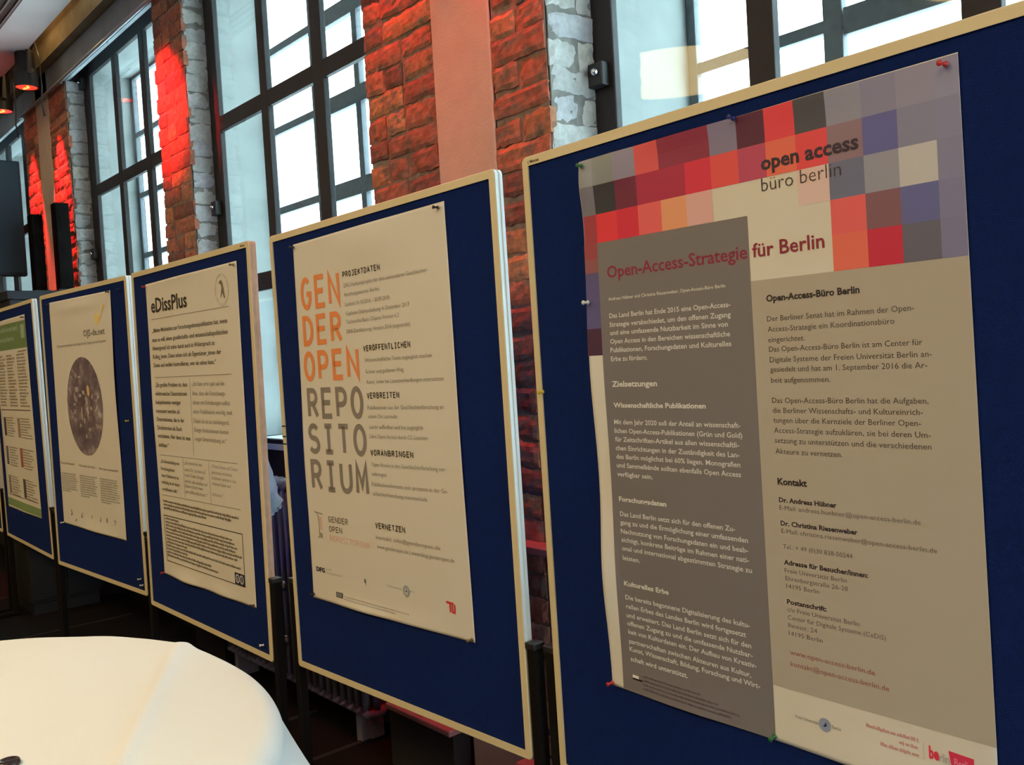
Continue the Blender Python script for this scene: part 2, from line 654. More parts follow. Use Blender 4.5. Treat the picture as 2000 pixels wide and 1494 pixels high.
# ------------------------------------------------------------------ windows
def window(n, x0, x1, yf, yo, lights, rows, low=1.22):
    w = empty('window_%d' % n, (x0, yf, Z_SILL))
    tag(w, kind='structure')

    def put(mb, name, m, parent=w, **k):
        mb.v = [(x - x0, y - yf, z - Z_SILL) for x, y, z in mb.v]
        return mb.build(name, m, parent, **k)
    d = .030
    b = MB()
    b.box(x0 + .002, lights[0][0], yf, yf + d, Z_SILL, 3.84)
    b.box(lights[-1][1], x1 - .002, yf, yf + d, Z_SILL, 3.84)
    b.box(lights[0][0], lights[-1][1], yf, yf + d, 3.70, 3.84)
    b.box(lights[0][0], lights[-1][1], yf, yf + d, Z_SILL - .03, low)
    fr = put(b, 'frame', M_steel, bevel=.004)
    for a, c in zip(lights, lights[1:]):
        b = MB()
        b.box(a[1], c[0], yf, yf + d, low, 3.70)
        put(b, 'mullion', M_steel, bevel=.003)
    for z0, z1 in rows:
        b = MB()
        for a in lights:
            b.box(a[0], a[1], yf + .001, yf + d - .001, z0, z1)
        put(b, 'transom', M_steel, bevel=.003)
    b = MB()
    for a in lights:
        zs = [low] + [z for r in rows for z in r] + [3.70]
        for z0, z1 in zip(zs[0::2], zs[1::2]):
            b.box(a[0] - .004, a[1] + .004, yf + .013, yf + .016, z0 - .004, z1 + .004)
    put(b, 'panes', M_glass)
    # deep white box between the two windows
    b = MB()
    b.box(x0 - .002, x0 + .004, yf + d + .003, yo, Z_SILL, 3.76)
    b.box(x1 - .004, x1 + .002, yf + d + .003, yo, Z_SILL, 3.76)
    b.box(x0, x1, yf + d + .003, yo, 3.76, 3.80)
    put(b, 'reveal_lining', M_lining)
    b = MB()
    b.box(x0, x1, yf - .005, yo + .07, Z_SILL - .035, Z_SILL - .004)
    put(b, 'sill', M_sill, bevel=.004)
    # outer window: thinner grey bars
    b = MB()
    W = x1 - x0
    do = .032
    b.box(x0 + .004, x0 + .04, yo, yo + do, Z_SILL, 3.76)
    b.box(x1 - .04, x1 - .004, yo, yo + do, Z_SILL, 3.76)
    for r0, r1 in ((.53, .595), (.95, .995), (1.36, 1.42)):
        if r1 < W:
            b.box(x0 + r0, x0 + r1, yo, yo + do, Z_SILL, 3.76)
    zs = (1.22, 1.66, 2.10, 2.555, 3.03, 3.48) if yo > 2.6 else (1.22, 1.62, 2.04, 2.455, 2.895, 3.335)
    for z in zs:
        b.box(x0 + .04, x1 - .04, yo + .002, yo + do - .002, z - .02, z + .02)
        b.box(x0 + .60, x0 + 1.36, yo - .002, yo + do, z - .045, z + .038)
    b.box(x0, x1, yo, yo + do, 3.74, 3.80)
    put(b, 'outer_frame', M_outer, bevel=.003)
    b = MB()
    b.box(x0 + .02, x1 - .02, yo + .014, yo + .018, Z_SILL, 3.76)
    put(b, 'outer_panes', M_glass)
    # window catches on the left frame
    for z in (2.455, 3.66):
        b = MB()
        cx, cy = x0 + .035, yf - .004
        b.box(cx - .03, cx + .035, cy - .03, cy + .004, z - .035, z + .04)
        c = put(b, 'catch', M_blackp, bevel=.004)
        b = MB()
        b.lathe([(.005, 0), (.010, .004), (.012, .012), (.009, .019), (.003, .022)], (cx + .01, cy - .03, z + .005), (0.25, -1, .1))
        put(b, 'catch_knob', M_chrome, c, smooth=True)
    return w


R2 = ((1.977, 2.067), (2.858, 2.936))
window(1, -9.90, -8.10, 2.12, 2.45, ((-9.78, -9.32), (-9.22, -8.74), (-8.64, -8.20)), R2)
window(2, -6.966, -5.25, 2.12, 2.45, ((-6.83, -6.354), (-6.285, -5.838), (-5.76, -5.34)), R2)
window(3, -4.844, -3.08, 2.12, 2.45, ((-4.73, -4.238), (-4.165, -3.716), (-3.625, -3.17)), R2)
window(4, -2.066, -0.20, 2.20, 2.69, ((-1.976, -1.483), (-1.401, -0.913), (-0.826, -0.343)), R2)
window(5, 0.25, 2.05, 2.20, 2.69, ((0.36, 0.83), (0.92, 1.39), (1.48, 1.94)), R2)

# unseen glazed door, added to bring daylight onto the tablecloth's drape
dr = empty('added_door_1', (2.64, .70, 0))
tag(dr, kind='structure')
b = MB()
for y0, y1, z0, z1 in ((0, .06, 0, 3.0), (1.17, 1.23, 0, 3.0), (.06, 1.17, 2.94, 3.0), (.06, 1.17, 0, .12), (.06, 1.17, 1.02, 1.07)):
    b.box(0, .06, y0, y1, z0, z1)
b.build('added_door_frame', M_steel, dr, bevel=.003)
b = MB()
b.box(.028, .032, .055, 1.175, .115, 1.025)
b.box(.028, .032, .055, 1.175, 1.065, 2.945)
b.build('panes', M_glass, dr)
b = MB()
b.tube([(0, .10, 1.05), (-.05, .10, 1.05), (-.05, .21, 1.05)], .010, 10)
b.build('added_door_handle', M_chrome, dr, smooth=True)

TEXT = {
 5: [
  ('title', 'Open-Access-Strategie für Berlin', 0.2656, 1.1855, 0.5335),
  ('oa', 'open access', 0.6775, 1.3424, 0.195),
  ('bb', 'büro berlin', 0.6763, 1.3034, 0.1613),
  ('wsmall', 'Andreas Hübner und Christina Riesenweber, Open-Access-Büro Berlin', 0.2652, 1.1361, 0.3171),
  ('w', 'Das Land Berlin hat Ende 2015 eine Open-Access-', 0.265, 1.0977, 0.3263),
  ('w', 'Strategie verabschiedet, um den offenen Zugang', 0.2641, 1.0783, 0.3268),
  ('w', 'und eine umfassende Nutzbarkeit im Sinne von', 0.2645, 1.0603, 0.3184),
  ('w', 'Open Access in den Bereichen wissenschaftliche', 0.2636, 1.0413, 0.3233),
  ('w', 'Publikationen, Forschungsdaten und Kulturelles', 0.2627, 1.0223, 0.3258),
  ('w', 'Erbe zu fördern.', 0.2627, 1.0029, 0.1067),
  ('wh', 'Zielsetzungen', 0.2609, 0.9466, 0.1312),
  ('wb', 'Wissenschaftliche Publikationen', 0.2618, 0.9007, 0.2558),
  ('w', 'Mit dem Jahr 2020 soll der Anteil an wissenschaft-', 0.2603, 0.8637, 0.3387),
  ('w', 'lichen Open-Access-Publikationen (Grün und Gold)', 0.2598, 0.8442, 0.3425),
  ('w', 'für Zeitschriften-Artikel aus allen wissenschaftli-', 0.26, 0.8253, 0.3337),
  ('w', 'chen Einrichtungen in der Zuständigkeit des Lan-', 0.2602, 0.8059, 0.333),
  ('w', 'des Berlin möglichst bei 60% liegen. Monografien', 0.2604, 0.7869, 0.3334),
  ('w', 'und Sammelbände sollten ebenfalls Open Access', 0.2602, 0.7678, 0.3337),
  ('w', 'verfügbar sein.', 0.2597, 0.7479, 0.1047),
  ('wb', 'Forschungsdaten', 0.2604, 0.6922, 0.1379),
  ('w', 'Das Land Berlin setzt sich für den offenen Zu-', 0.2611, 0.6592, 0.3116),
  ('w', 'gang zu und die Ermöglichung einer umfassenden', 0.2602, 0.6402, 0.3416),
  ('w', 'Nachnutzung von Forschungsdaten ein und beab-', 0.2605, 0.6204, 0.3405),
  ('w', 'sichtigt, konkrete Beiträge im Rahmen einer nati-', 0.2611, 0.6014, 0.3407),
  ('w', 'onal und international abgestimmten Strategie zu', 0.2609, 0.5821, 0.3463),
  ('w', 'leisten.', 0.2615, 0.5608, 0.0508),
  ('wb', 'Kulturelles Erbe', 0.261, 0.5035, 0.1294),
  ('w', 'Die bereits begonnene Digitalisierung des kultu-', 0.2623, 0.4725, 0.3333),
  ('w', 'rellen Erbes des Landes Berlin wird fortgesetzt', 0.2629, 0.4521, 0.3218),
  ('w', 'und erweitert. Das Land Berlin setzt sich für den', 0.2625, 0.4323, 0.3331),
  ('w', 'offenen Zugang zu und die umfassende Nutzbar-', 0.2631, 0.4139, 0.3347),
  ('w', 'keit von Kulturdaten ein. Der Aufbau von Kreativ-', 0.2647, 0.3951, 0.3409),
  ('w', 'partnerschaften zwischen Akteuren aus Kultur,', 0.2652, 0.3741, 0.3266),
  ('w', 'Kunst, Wissenschaft, Bildung, Forschung und Wirt-', 0.265, 0.3564, 0.3464),
  ('w', 'schaft wird unterstützt.', 0.2665, 0.3343, 0.1634),
  ('kh', 'Open-Access-Büro Berlin', 0.6733, 1.1008, 0.1877),
  ('k', 'Der Berliner Senat hat im Rahmen der Open-', 0.6728, 1.064, 0.2817),
  ('k', 'Access-Strategie ein Koordinationsbüro', 0.673, 1.0446, 0.2472),
  ('k', 'eingerichtet.', 0.673, 1.0252, 0.0773),
  ('k', 'Das Open-Access-Büro Berlin ist am Center für', 0.6736, 1.0076, 0.2918),
  ('k', 'Digitale Systeme der Freien Universität Berlin an-', 0.6739, 0.988, 0.3062),
  ('k', 'gesiedelt und hat am 1. September 2016 die Ar-', 0.6739, 0.9701, 0.2979),
  ('k', 'beit aufgenommen.', 0.6742, 0.95, 0.1229),
  ('k', 'Das Open-Access-Büro Berlin hat die Aufgaben,', 0.6742, 0.9123, 0.2966),
  ('k', 'die Berliner Wissenschafts- und Kultureinrich-', 0.6744, 0.8938, 0.2864),
  ('k', 'tungen über die Kernziele der Berliner Open-', 0.6747, 0.8756, 0.2819),
  ('k', 'Access-Strategie aufzuklären, sie bei deren Um-', 0.675, 0.8567, 0.2969),
  ('k', 'setzung zu unterstützen und die verschiedenen', 0.6754, 0.8377, 0.2967),
  ('k', 'Akteure zu vernetzen.', 0.6756, 0.8175, 0.1371),
  ('kh', 'Kontakt', 0.6765, 0.7601, 0.0622),
  ('kb', 'Dr. Andreas Hübner', 0.6773, 0.727, 0.1189),
  ('ks', 'E-Mail: andreas.huebner@open-access-berlin.de', 0.6775, 0.7126, 0.2707),
  ('kb', 'Dr. Christina Riesenweber', 0.6783, 0.6832, 0.1561),
  ('ks', 'E-Mail: christina.riesenweber@open-access-berlin.de', 0.679, 0.6689, 0.294),
  ('ks', 'Tel.: + 49 (0)30 838-50244', 0.6808, 0.6397, 0.1414),
  ('kb', 'Adresse für Besucher/innen:', 0.6808, 0.61, 0.1691),
  ('ks', 'Freie Universität Berlin', 0.6815, 0.5948, 0.1271),
  ('ks', 'Ehrenbergstraße 26-28', 0.6825, 0.5801, 0.1273),
  ('ks', '14195 Berlin', 0.6833, 0.5655, 0.0692),
  ('kb', 'Postanschrift:', 0.6827, 0.5359, 0.0831),
  ('ks', 'c/o Freie Universität Berlin', 0.6831, 0.5212, 0.1459),
  ('ks', 'Center für Digitale Systeme (CeDiS)', 0.683, 0.5064, 0.1939),
  ('ks', 'Ihnestr. 24', 0.6829, 0.4916, 0.0607),
  ('ks', '14195 Berlin', 0.683, 0.4763, 0.0713),
  ('r', 'www.open-access-berlin.de', 0.6836, 0.44, 0.1698),
  ('r', 'kontakt@open-access-berlin.de', 0.6836, 0.4182, 0.1947),
  ('tiny', 'Freie Universität', 0.6886, 0.3212, 0.0482),
  ('tiny', 'Berlin', 0.7656, 0.3222, 0.017),
  ('be', 'be', 0.9433, 0.3238, 0.0167),
 ],
 4: [
  ('h', 'PROJEKTDATEN', 0.4594, 1.3072, 0.2066),
  ('k', 'DFG-Verbundprojekt der drei universitären Geschlechter-', 0.4632, 1.2763, 0.4326),
  ('k', 'forschungszentren Berlins', 0.461, 1.2487, 0.1939),
  ('k', 'Laufzeit: 01.10.2016 – 30.09.2018', 0.4626, 1.2184, 0.2397),
  ('k', 'Geplante Onlineschaltung: 4. Dezember 2017', 0.4628, 1.1898, 0.336),
  ('k', 'Technische Basis: DSpace Version 6.2', 0.4625, 1.164, 0.2832),
  ('k', 'DINI-Zertifizierung: Version 2016 (angestrebt)', 0.4602, 1.1345, 0.3362),
  ('h', 'VERÖFFENTLICHEN', 0.5474, 1.0736, 0.2432),
  ('k', 'Wissenschaftliche Texte zugänglich machen', 0.5511, 1.0414, 0.3369),
  ('k', 'Grüner und goldener Weg', 0.5506, 1.0069, 0.199),
  ('k', 'Autor_innen bei Lizenzverhandlungen unterstützen', 0.5525, 0.9753, 0.3814),
  ('h', 'VERBREITEN', 0.55, 0.9304, 0.1694),
  ('k', 'Publikationen aus der Geschlechterforschung an', 0.5497, 0.8976, 0.3759),
  ('k', 'einem Ort sammeln', 0.5501, 0.8708, 0.1512),
  ('k', 'Leicht auffindbar und frei zugänglich', 0.553, 0.8391, 0.2716),
  ('k', 'Libre Open Access durch CC-Lizenzen', 0.5505, 0.8105, 0.2935),
  ('h', 'VORANBRINGEN', 0.5483, 0.7574, 0.2211),
  ('k', 'Open Access in der Geschlechterforschung vor-', 0.5496, 0.7251, 0.3684),
  ('k', 'anbringen', 0.5487, 0.6961, 0.0775),
  ('k', 'Publikationsformate und -prozesse in der Ge-', 0.5448, 0.6646, 0.3753),
  ('k', 'schlechterforschung mitentwickeln', 0.5465, 0.6357, 0.2751),
  ('h2', 'GENDER', 0.2716, 0.5303, 0.1197),
  ('h2', 'OPEN', 0.2723, 0.4986, 0.0793),
  ('h2r', 'REPOSITORIUM', 0.2725, 0.4676, 0.2356),
  ('h', 'VERNETZEN', 0.5478, 0.535, 0.156),
  ('k', 'kontakt: info@genderopen.de', 0.5476, 0.5027, 0.3207),
  ('k', 'www.genderopen.de | www.blog-genderopen.de', 0.5497, 0.4743, 0.3802),
  ('dfg', 'DFG', 0.1719, 0.3577, 0.0546),
  ('tiny', 'Deutsche', 0.2377, 0.3692, 0.0346),
  ('tiny', 'Forschungsgemeinschaft', 0.2359, 0.357, 0.0993),
  ('tiny', 'Freie Universität', 0.5927, 0.363, 0.0725),
  ('tiny', 'Berlin', 0.7069, 0.3632, 0.0232),
 ],
 3: [
  ('title', 'eDissPlus', 0.224, 1.3086, 0.3919),
  ('p1', '„Meine Motivation zur Forschungsdatenpublikation hat, wenn', 0.2236, 1.2235, 0.7578),
  ('p1', 'man so will, einen gesellschafts- und wissenschaftspolitischen', 0.2163, 1.183, 0.7653),
  ('p1', 'Hintergrund: ich stehe damit auch in Widerspruch zu', 0.2133, 1.1463, 0.6454),
  ('p1', 'Kolleg_innen. Diese sehen sich als Eigentümer_innen der', 0.2126, 1.1105, 0.6998),
  ('p1', 'Daten und wollen kontrollieren, wer sie sehen kann.“', 0.2137, 1.0739, 0.6494),
  ('p2', '„Ein großes Problem ist, dass', 0.2188, 0.9893, 0.3522),
  ('p2', 'elektronische Dissertationen', 0.2154, 0.9522, 0.3458),
  ('p2', 'beispielsweise weniger', 0.212, 0.9153, 0.2789),
  ('p2', 'rezensiert werden als', 0.2124, 0.8773, 0.2612),
  ('p2', 'Dissertationen, die in der', 0.2142, 0.8419, 0.3019),
  ('p2', 'Druckversion als Buch', 0.2148, 0.8055, 0.2696),
  ('p2', 'erscheinen. Nur dann ist man', 0.2136, 0.7702, 0.3565),
  ('p2', 'sichtbar.“', 0.2172, 0.7309, 0.114),
  ('p3', '„Ich kam erst spät auf die', 0.6199, 0.9913, 0.3053),
  ('p3', 'Idee, dass die Forschungs-', 0.6175, 0.9536, 0.3134),
  ('p3', 'daten mit Erhebungen selbst', 0.6168, 0.9173, 0.3489),
  ('p3', 'einer Publikation würdig sind.', 0.6145, 0.8814, 0.3678),
  ('p3', 'Dabei ist es so naheliegend.', 0.6155, 0.8435, 0.3329),
  ('p3', 'Einige Institutionen bieten', 0.616, 0.8078, 0.3202),
  ('p3', 'sogar Unterstützung an.“', 0.6171, 0.7723, 0.2998),
  ('p4', '„Die Bereitstellung von', 0.2249, 0.6613, 0.2086),
  ('p4', 'Forschungsdaten', 0.2243, 0.6296, 0.1549),
  ('p4', 'beim Publizieren ist', 0.2261, 0.6002, 0.1936),
  ('p4', 'nachhaltig, da wir wissen', 0.2242, 0.5713, 0.198),
  ('p5', '„Ich wünsche mir', 0.4915, 0.6697, 0.1803),
  ('p5', 'einen Ort, an dem ich', 0.4895, 0.6418, 0.2081),
  ('p5', 'meine Daten ablegen', 0.4875, 0.6185, 0.1916),
  ('p5', 'und für alle sichtbar auf', 0.4862, 0.5938, 0.2253),
  ('p5', 'Dauer sichern kann', 0.485, 0.574, 0.177),
  ('p6', '„Wenn Daten und Texte', 0.7589, 0.6718, 0.2358),
  ('p6', 'gemeinsam erscheinen,', 0.7593, 0.6481, 0.1874),
  ('p6', 'können andere sie', 0.7577, 0.626, 0.2181),
  ('p6', 'einfacher finden und', 0.7568, 0.6039, 0.1695),
  ('p4', 'schaffenden hilft.“', 0.2275, 0.5414, 0.1777),
  ('p5', 'veröffentlichen.“', 0.4836, 0.5506, 0.2246),
  ('p6', 'nachnutzen.“', 0.7538, 0.5618, 0.1029),
  ('p7', 'Das Projekt entwickelt Werkzeuge und Beratung für die Publikation von Dissertationen mit ihren Daten und', 0.2279, 0.4934, 0.7543),
  ('p7', 'begleitet Promovierende bei der Aufbereitung, Archivierung und Veröffentlichung dieser', 0.2277, 0.4783, 0.6865),
  ('p7', 'Forschungsdaten über den offenen Server der Universität.', 0.2282, 0.4604, 0.4489),
 ],
 2: [
  ('title', 'OJS-de.net', 0.6257, 1.2435, 0.2758),
  ('sub', 'Kompetenznetzwerk und Support für Open Journal Systems', 0.2285, 1.2039, 0.68),
  ('hd', 'Was ist das Netzwerk?', 0.153, 0.5753, 0.207),
  ('hd', 'Was bietet das Netz', 0.4268, 0.5731, 0.2255),
  ('hd', 'Wer kann mitmachen?', 0.7046, 0.571, 0.2448),
 ],
}

# ------------------------------------------------------------------ display boards
BW, BH, FR, CAMZ = 1.1957, 1.5, 0.0215, 1.6
PL = {  # lower-left front corner, direction along the board, direction up the board
    5: ((-1.6528, 1.5076, -1.0400), (.99955, -.0297, .00366), (-.00384, -.0062, .99997)),
    4: ((-2.9400, 1.4731, -1.0586), (.99971, .02009, .01351), (-.01357, .00278, .9999)),
    3: ((-4.2449, 1.4231, -1.0572), (.99998, .00557, -.00332), (.00328, .00813, .99996)),
    2: ((-5.5752, 1.3785, -1.0491), (.99797, .06361, -.00078), (.0006, .00287, 1.0)),
    1: ((-6.9273, 1.4106, -1.0477), (.99989, -.01446, -.0012), (.00108, -.00859, .99996)),
    0: ((-8.297, 1.432, -1.0500), (.99995, -.01, 0.0), (0.0, 0.0, 1.0)),
}


def plane_matrix(b, ou=0.0, ov=0.0):
    o, d, u = (Vector(p) for p in PL[b])
    d.normalize()
    u = (u - d * u.dot(d)).normalized()
    n = u.cross(d)
    o = o + Vector((0, 0, CAMZ)) + d * ou + u * ov
    return Matrix(((d.x, n.x, u.x, o.x), (d.y, n.y, u.y, o.y), (d.z, n.z, u.z, o.z), (0, 0, 0, 1)))


M_frame = mat('cream_board_frame', (.76, .66, .43), .38, var=.03, vscale=4)
M_rim_daylit = mat('daylit_frame_rim', (.80, .82, .82), .4)  # rim of the same laminate; window daylight put into its white
M_edge_worn = mat('worn_cream_edge', (.68, .50, .38), .6, var=.15, vscale=25)
M_felt = mat('blue_felt', (.0065, .021, .135), .95, spec=.1, var=.10, vscale=60, bump=.5, bscale=500)
M_leg = mat('dark_stand_metal', (.006, .005, .0055), .8, spec=.15)
M_ink = mat('printed_mark', (.03, .025, .02), .6)


def rounded(x0, x1, z0, z1, r, n=6):
    out = []
    for cx, cz, a in ((x1 - r, z1 - r, 0), (x0 + r, z1 - r, 90), (x0 + r, z0 + r, 180), (x1 - r, z0 + r, 270)):
        for i in range(n + 1):
            t = math.radians(a + 90 * i / n)
            out.append((cx + r * math.cos(t), cz + r * math.sin(t)))
    return out


def board(bi, label):
    root = empty('display_board', matrix=plane_matrix(bi))
    tag(root, label, 'display board', 'blue display boards standing in a row along the windows')
    # frame: profiled ring, front flush, rounded corners, a groove round its side
    T = .028
    outer = lambda g: rounded(0 + g, BW - g, 0 + g, BH - g, max(.004, .014 - g))
    inner = lambda g: rounded(FR - g, BW - FR + g, FR - g, BH - FR + g, .003)
    rings = [(inner(0), .006), (inner(0), .0008), (inner(-.001), 0), (outer(.0025), 0), (outer(0), .0025), (outer(0), .010), (outer(.002), .0115), (outer(.002), .0155), (outer(0), .017), (outer(0), T - .002), (outer(.002), T)]
    b = MB()
    N = len(rings[0][0])
    vs, fs = [], []
    for pts, w in rings:
        vs += [(x, w, z) for x, z in pts]
    for i in range(len(rings) - 1):
        for k in range(N):
            k2 = (k + 1) % N
            fs.append((i * N + k, i * N + k2, (i + 1) * N + k2, (i + 1) * N + k))
    kf, ke = 3, 4                                  # rings kf.. on are the frame's rim
    b.add(vs[:N * (ke + 1)], [f for f in fs if max(f) < N * (ke + 1)])
    b.build('frame', M_frame, root)
    b = MB()
    b.add(vs[N * ke:], [tuple(i - N * ke for i in f) for f in fs if min(f) >= N * ke])
    b.build('frame_rim', M_edge_worn if bi == 3 else M_rim_daylit, root)
    b = MB()
    b.box(FR - .004, BW - FR + .004, .004, .022, FR - .004, BH - FR + .004)
    b.build('felt_panel', M_felt, root)
    base = -(PL[bi][0][2] + CAMZ)
    for s in (0, 1):
        x = -.034 if s == 0 else BW + .003
        b = MB()
        b.box(x, x + .031, .002, .034, base + .03, .300)
        lg = b.build('leg', M_leg, root, bevel=.004)
        b = MB()
        b.box(x - .002, x + .033, -.001, .037, .288, .306)
        b.build('leg_cap', M_blackp, lg, bevel=.003)
        for z in (.27, .075) if bi > 1 else ():
            b = MB()
            b.lathe([(.004, 0), (.016, .003), (.018, .016), (.012, .020)], (x + .0155, .034, z), (0, 1, 0), 14)
            b.build('clamp_knob', M_blackp, lg, smooth=True)
        b = MB()
        b.box(x, x + .031, -.24, .26 if bi > 1 else .034, base + .002, base + .032)
        b.build('foot', M_leg, lg, bevel=.006)
    return root


LB = {
    5: 'nearest blue felt board with cream frame, carrying the poster with red mosaic squares',
    4: 'blue felt board with cream frame carrying the poster with big orange and grey capitals',
    3: 'blue felt board with cream frame carrying the poster with many paragraphs and bold black title',
    2: 'blue felt board with cream frame carrying the poster with the round brown picture',
    1: 'blue felt board with cream frame carrying the poster with green bands',
    0: 'farthest board, only its frame edge and dark leg visible at the picture border',
}
BOARDS = {i: board(i, LB[i]) for i in (5, 4, 3, 2, 1, 0)}


def flat(name, mk, m, parent, w):
    p = Print()
    mk(p)
    me = bpy.data.meshes.new(name)
    me.from_pydata([(u, -w, v) for u, v in p.v], [], p.f)
    me.materials.append(m)
    o = bpy.data.objects.new(name, me)
    COL.objects.link(o)
    o.parent = parent
    return o


flat('maker_mark', lambda p: p.text('( Mexxa', .024, 1.4825, .040, .0105, .02), M_ink, BOARDS[5], .0004)
flat('maker_mark', lambda p: p.text('Mexxa', 1.128, 1.484, .034, .0105, .02), M_ink, BOARDS[3], .0004)
for v in (.842, .806, .780):
    b = MB()
    b.box(.002, .022, -.0012, .003, v - .0025, v + .0025)
    b.build('pen_mark', mat('green_black_pen', (.02, .04, .015), .6), BOARDS[4])

# ------------------------------------------------------------------ posters
M_paper = mat('poster_paper', (.78, .76, .71), .5, var=.015, vscale=8)


def poster(bi, label, corners, bumps, name='poster'):
    """corners: TL, TR, BR, BL on the board; bumps: (u, v, su, sv, height) where the paper stands off the felt"""
    ou, ov = corners[3]
    root_m = plane_matrix(bi, ou, ov)

    def disp(u, v):
        w = .0012
        for cu, cv, su, sv, h in bumps:
            w += h * math.exp(-((u - cu) / su) ** 2 - ((v - cv) / sv) ** 2)
        return .004 - w - .0018
    nu, nv = 110, 150
    vs, fs = [], []
    TL, TR, BR, BL = corners
    for j in range(nv + 1):
        t = j / nv
        for i in range(nu + 1):
            s = i / nu
            u = (BL[0] * (1 - s) + BR[0] * s) * (1 - t) + (TL[0] * (1 - s) + TR[0] * s) * t
            v = (BL[1] * (1 - s) + BR[1] * s) * (1 - t) + (TL[1] * (1 - s) + TR[1] * s) * t
            vs.append((u - ou, disp(u, v), v - ov))
    for j in range(nv):
        for i in range(nu):
            fs.append((j * (nu + 1) + i, j * (nu + 1) + i + 1, (j + 1) * (nu + 1) + i + 1, (j + 1) * (nu + 1) + i))
    b = MB()
    b.add(vs, fs)
    o = b.build(name, M_paper, smooth=True)
    sm = o.modifiers.new('thickness', 'SOLIDIFY')
    sm.thickness = .0003
    sm.offset = -1
    o.matrix_world = root_m
    o['_ou'], o['_ov'] = ou, ov
    tag(o, label, 'poster', 'scientific posters pinned to the display boards')
    return o, disp


def ink(name, c, ref):
    return mat(name, alb(c, ref), .55)


# ---- poster with the mosaic squares
REF5 = (186, 165, 122)
BUMP5 = [(.215, 1.40, .032, .050, .008), (.30, 1.43, .06, .05, .006), (.50, 1.46, .12, .03, .006), (.19, .98, .05, .16, .010), (.20, .52, .04, .14, .012),
         (.42, .25, .14, .06, .007), (.85, .26, .14, .06, .006), (.80, 1.455, .10, .03, .004)]
P5, D5 = poster(5, 'large grey poster with red mosaic squares and red headline on the nearest board',
                ((.1995, 1.4505), (1.0425, 1.4530), (1.0535, .2640), (.2040, .2640)), BUMP5)
UB = [.2015, .242, .304, .3665, .431, .4975, .562, .627, .689, .752, .8145, .880, .941, 1.004, 1.0435]
VB = [1.4515, 1.391, 1.328, 1.265, 1.2045, 1.142]
TILES = [
    [(128, 118, 94), (120, 113, 86), (126, 108, 96), (192, 68, 52), (128, 36, 42), (126, 36, 42), (116, 97, 92), (76, 24, 34), (212, 50, 45), (66, 59, 50), (125, 112, 98), (118, 105, 98), (125, 111, 100), (124, 112, 106)],
    [(104, 92, 78), (44, 40, 34), (98, 26, 36), (152, 30, 42), (152, 30, 42), (190, 36, 42), (198, 62, 46), (165, 55, 60), (205, 84, 50), (208, 56, 46), (124, 90, 76), (84, 76, 96), (115, 105, 98), (116, 106, 101)],
    [(142, 45, 40), (200, 40, 38), (188, 30, 38), (200, 76, 58), (202, 122, 68), (192, 134, 100), None, None, None, (192, 150, 112), (94, 88, 84), (130, 118, 100), (168, 150, 116), (114, 102, 98)],
    [None] * 10 + [(214, 76, 58), (114, 70, 60), (86, 80, 95), (110, 98, 98)],
    [None] * 10 + [(208, 86, 54), (176, 30, 40), (88, 78, 70), (108, 96, 96)],
]


def edge5(v):
    return 1.0423 + (1.4525 - v) / 1.1885 * .0109


for r, row in enumerate(TILES):
    for c, col in enumerate(row):
        if col:
            p = Print()
            p.rect(UB[c], VB[r + 1], UB[c + 1], VB[r])
            if c == 13:
                p.v = [(u + (edge5(v) - UB[14]) * (u - UB[13]) / (UB[14] - UB[13]), v) for u, v in p.v]
            o = p.build('mosaic_square', ink('tile_%d_%d' % (r, c), col, REF5), P5, D5, .0005)
for v0, v1, col in ((1.232, 1.265, (136, 52, 42)), (1.201, 1.232, (126, 66, 52)), (1.077, 1.201, (78, 64, 78)), (1.017, 1.077, (62, 28, 36))):
    p = Print()
    p.rect(.1985, v0, .2395, v1)
    p.build('mosaic_square', ink('side_%d' % int(v0 * 1000), col, REF5), P5, D5, .0005)
p = Print()
p.rect(.2395, .2655, .641, 1.2645)
p.build('text_panel', ink('panel_grey', (104, 89, 68), REF5), P5, D5, .0006)
p = Print()
p.rect(.641, .372, 1.050, 1.1418)
p.v = [(.641 + (u - .641) * (edge5(v) - .641) / (1.050 - .641), v) for u, v in p.v]
p.build('text_panel', ink('panel_beige', (152, 130, 90), REF5), P5, D5, .0005)
CAP = 1 / .727        # em for a given capital height
STY5 = {'title': ('headline', (118, 24, 34), .0270 * CAP, .012), 'oa': ('logo_lettering', (42, 30, 34), .0265 * CAP, .030), 'bb': ('logo_lettering', (44, 36, 34), .0262 * CAP, -.012),
        'wsmall': ('light_text', (186, 166, 124), .0072 * CAP, .012), 'w': ('light_text', (188, 168, 128), .0107 * CAP, .014), 'wh': ('light_text', (190, 170, 128), .0125 * CAP, .026), 'wb': ('light_text', (190, 170, 128), .0108 * CAP, .030),
        'k': ('dark_text', (66, 54, 42), .0105 * CAP, .0), 'ks': ('dark_text', (84, 66, 52), .0088 * CAP, -.004), 'kh': ('bold_text', (34, 26, 24), .0125 * CAP, .032), 'kb': ('bold_text', (44, 34, 30), .0092 * CAP, .032),
        'r': ('red_text', (132, 66, 52), .0098 * CAP, .0), 'tiny': ('tiny_text', (110, 96, 72), .0068 * CAP, .0), 'be': ('red_logo', (196, 30, 44), .021 * CAP, .035)}


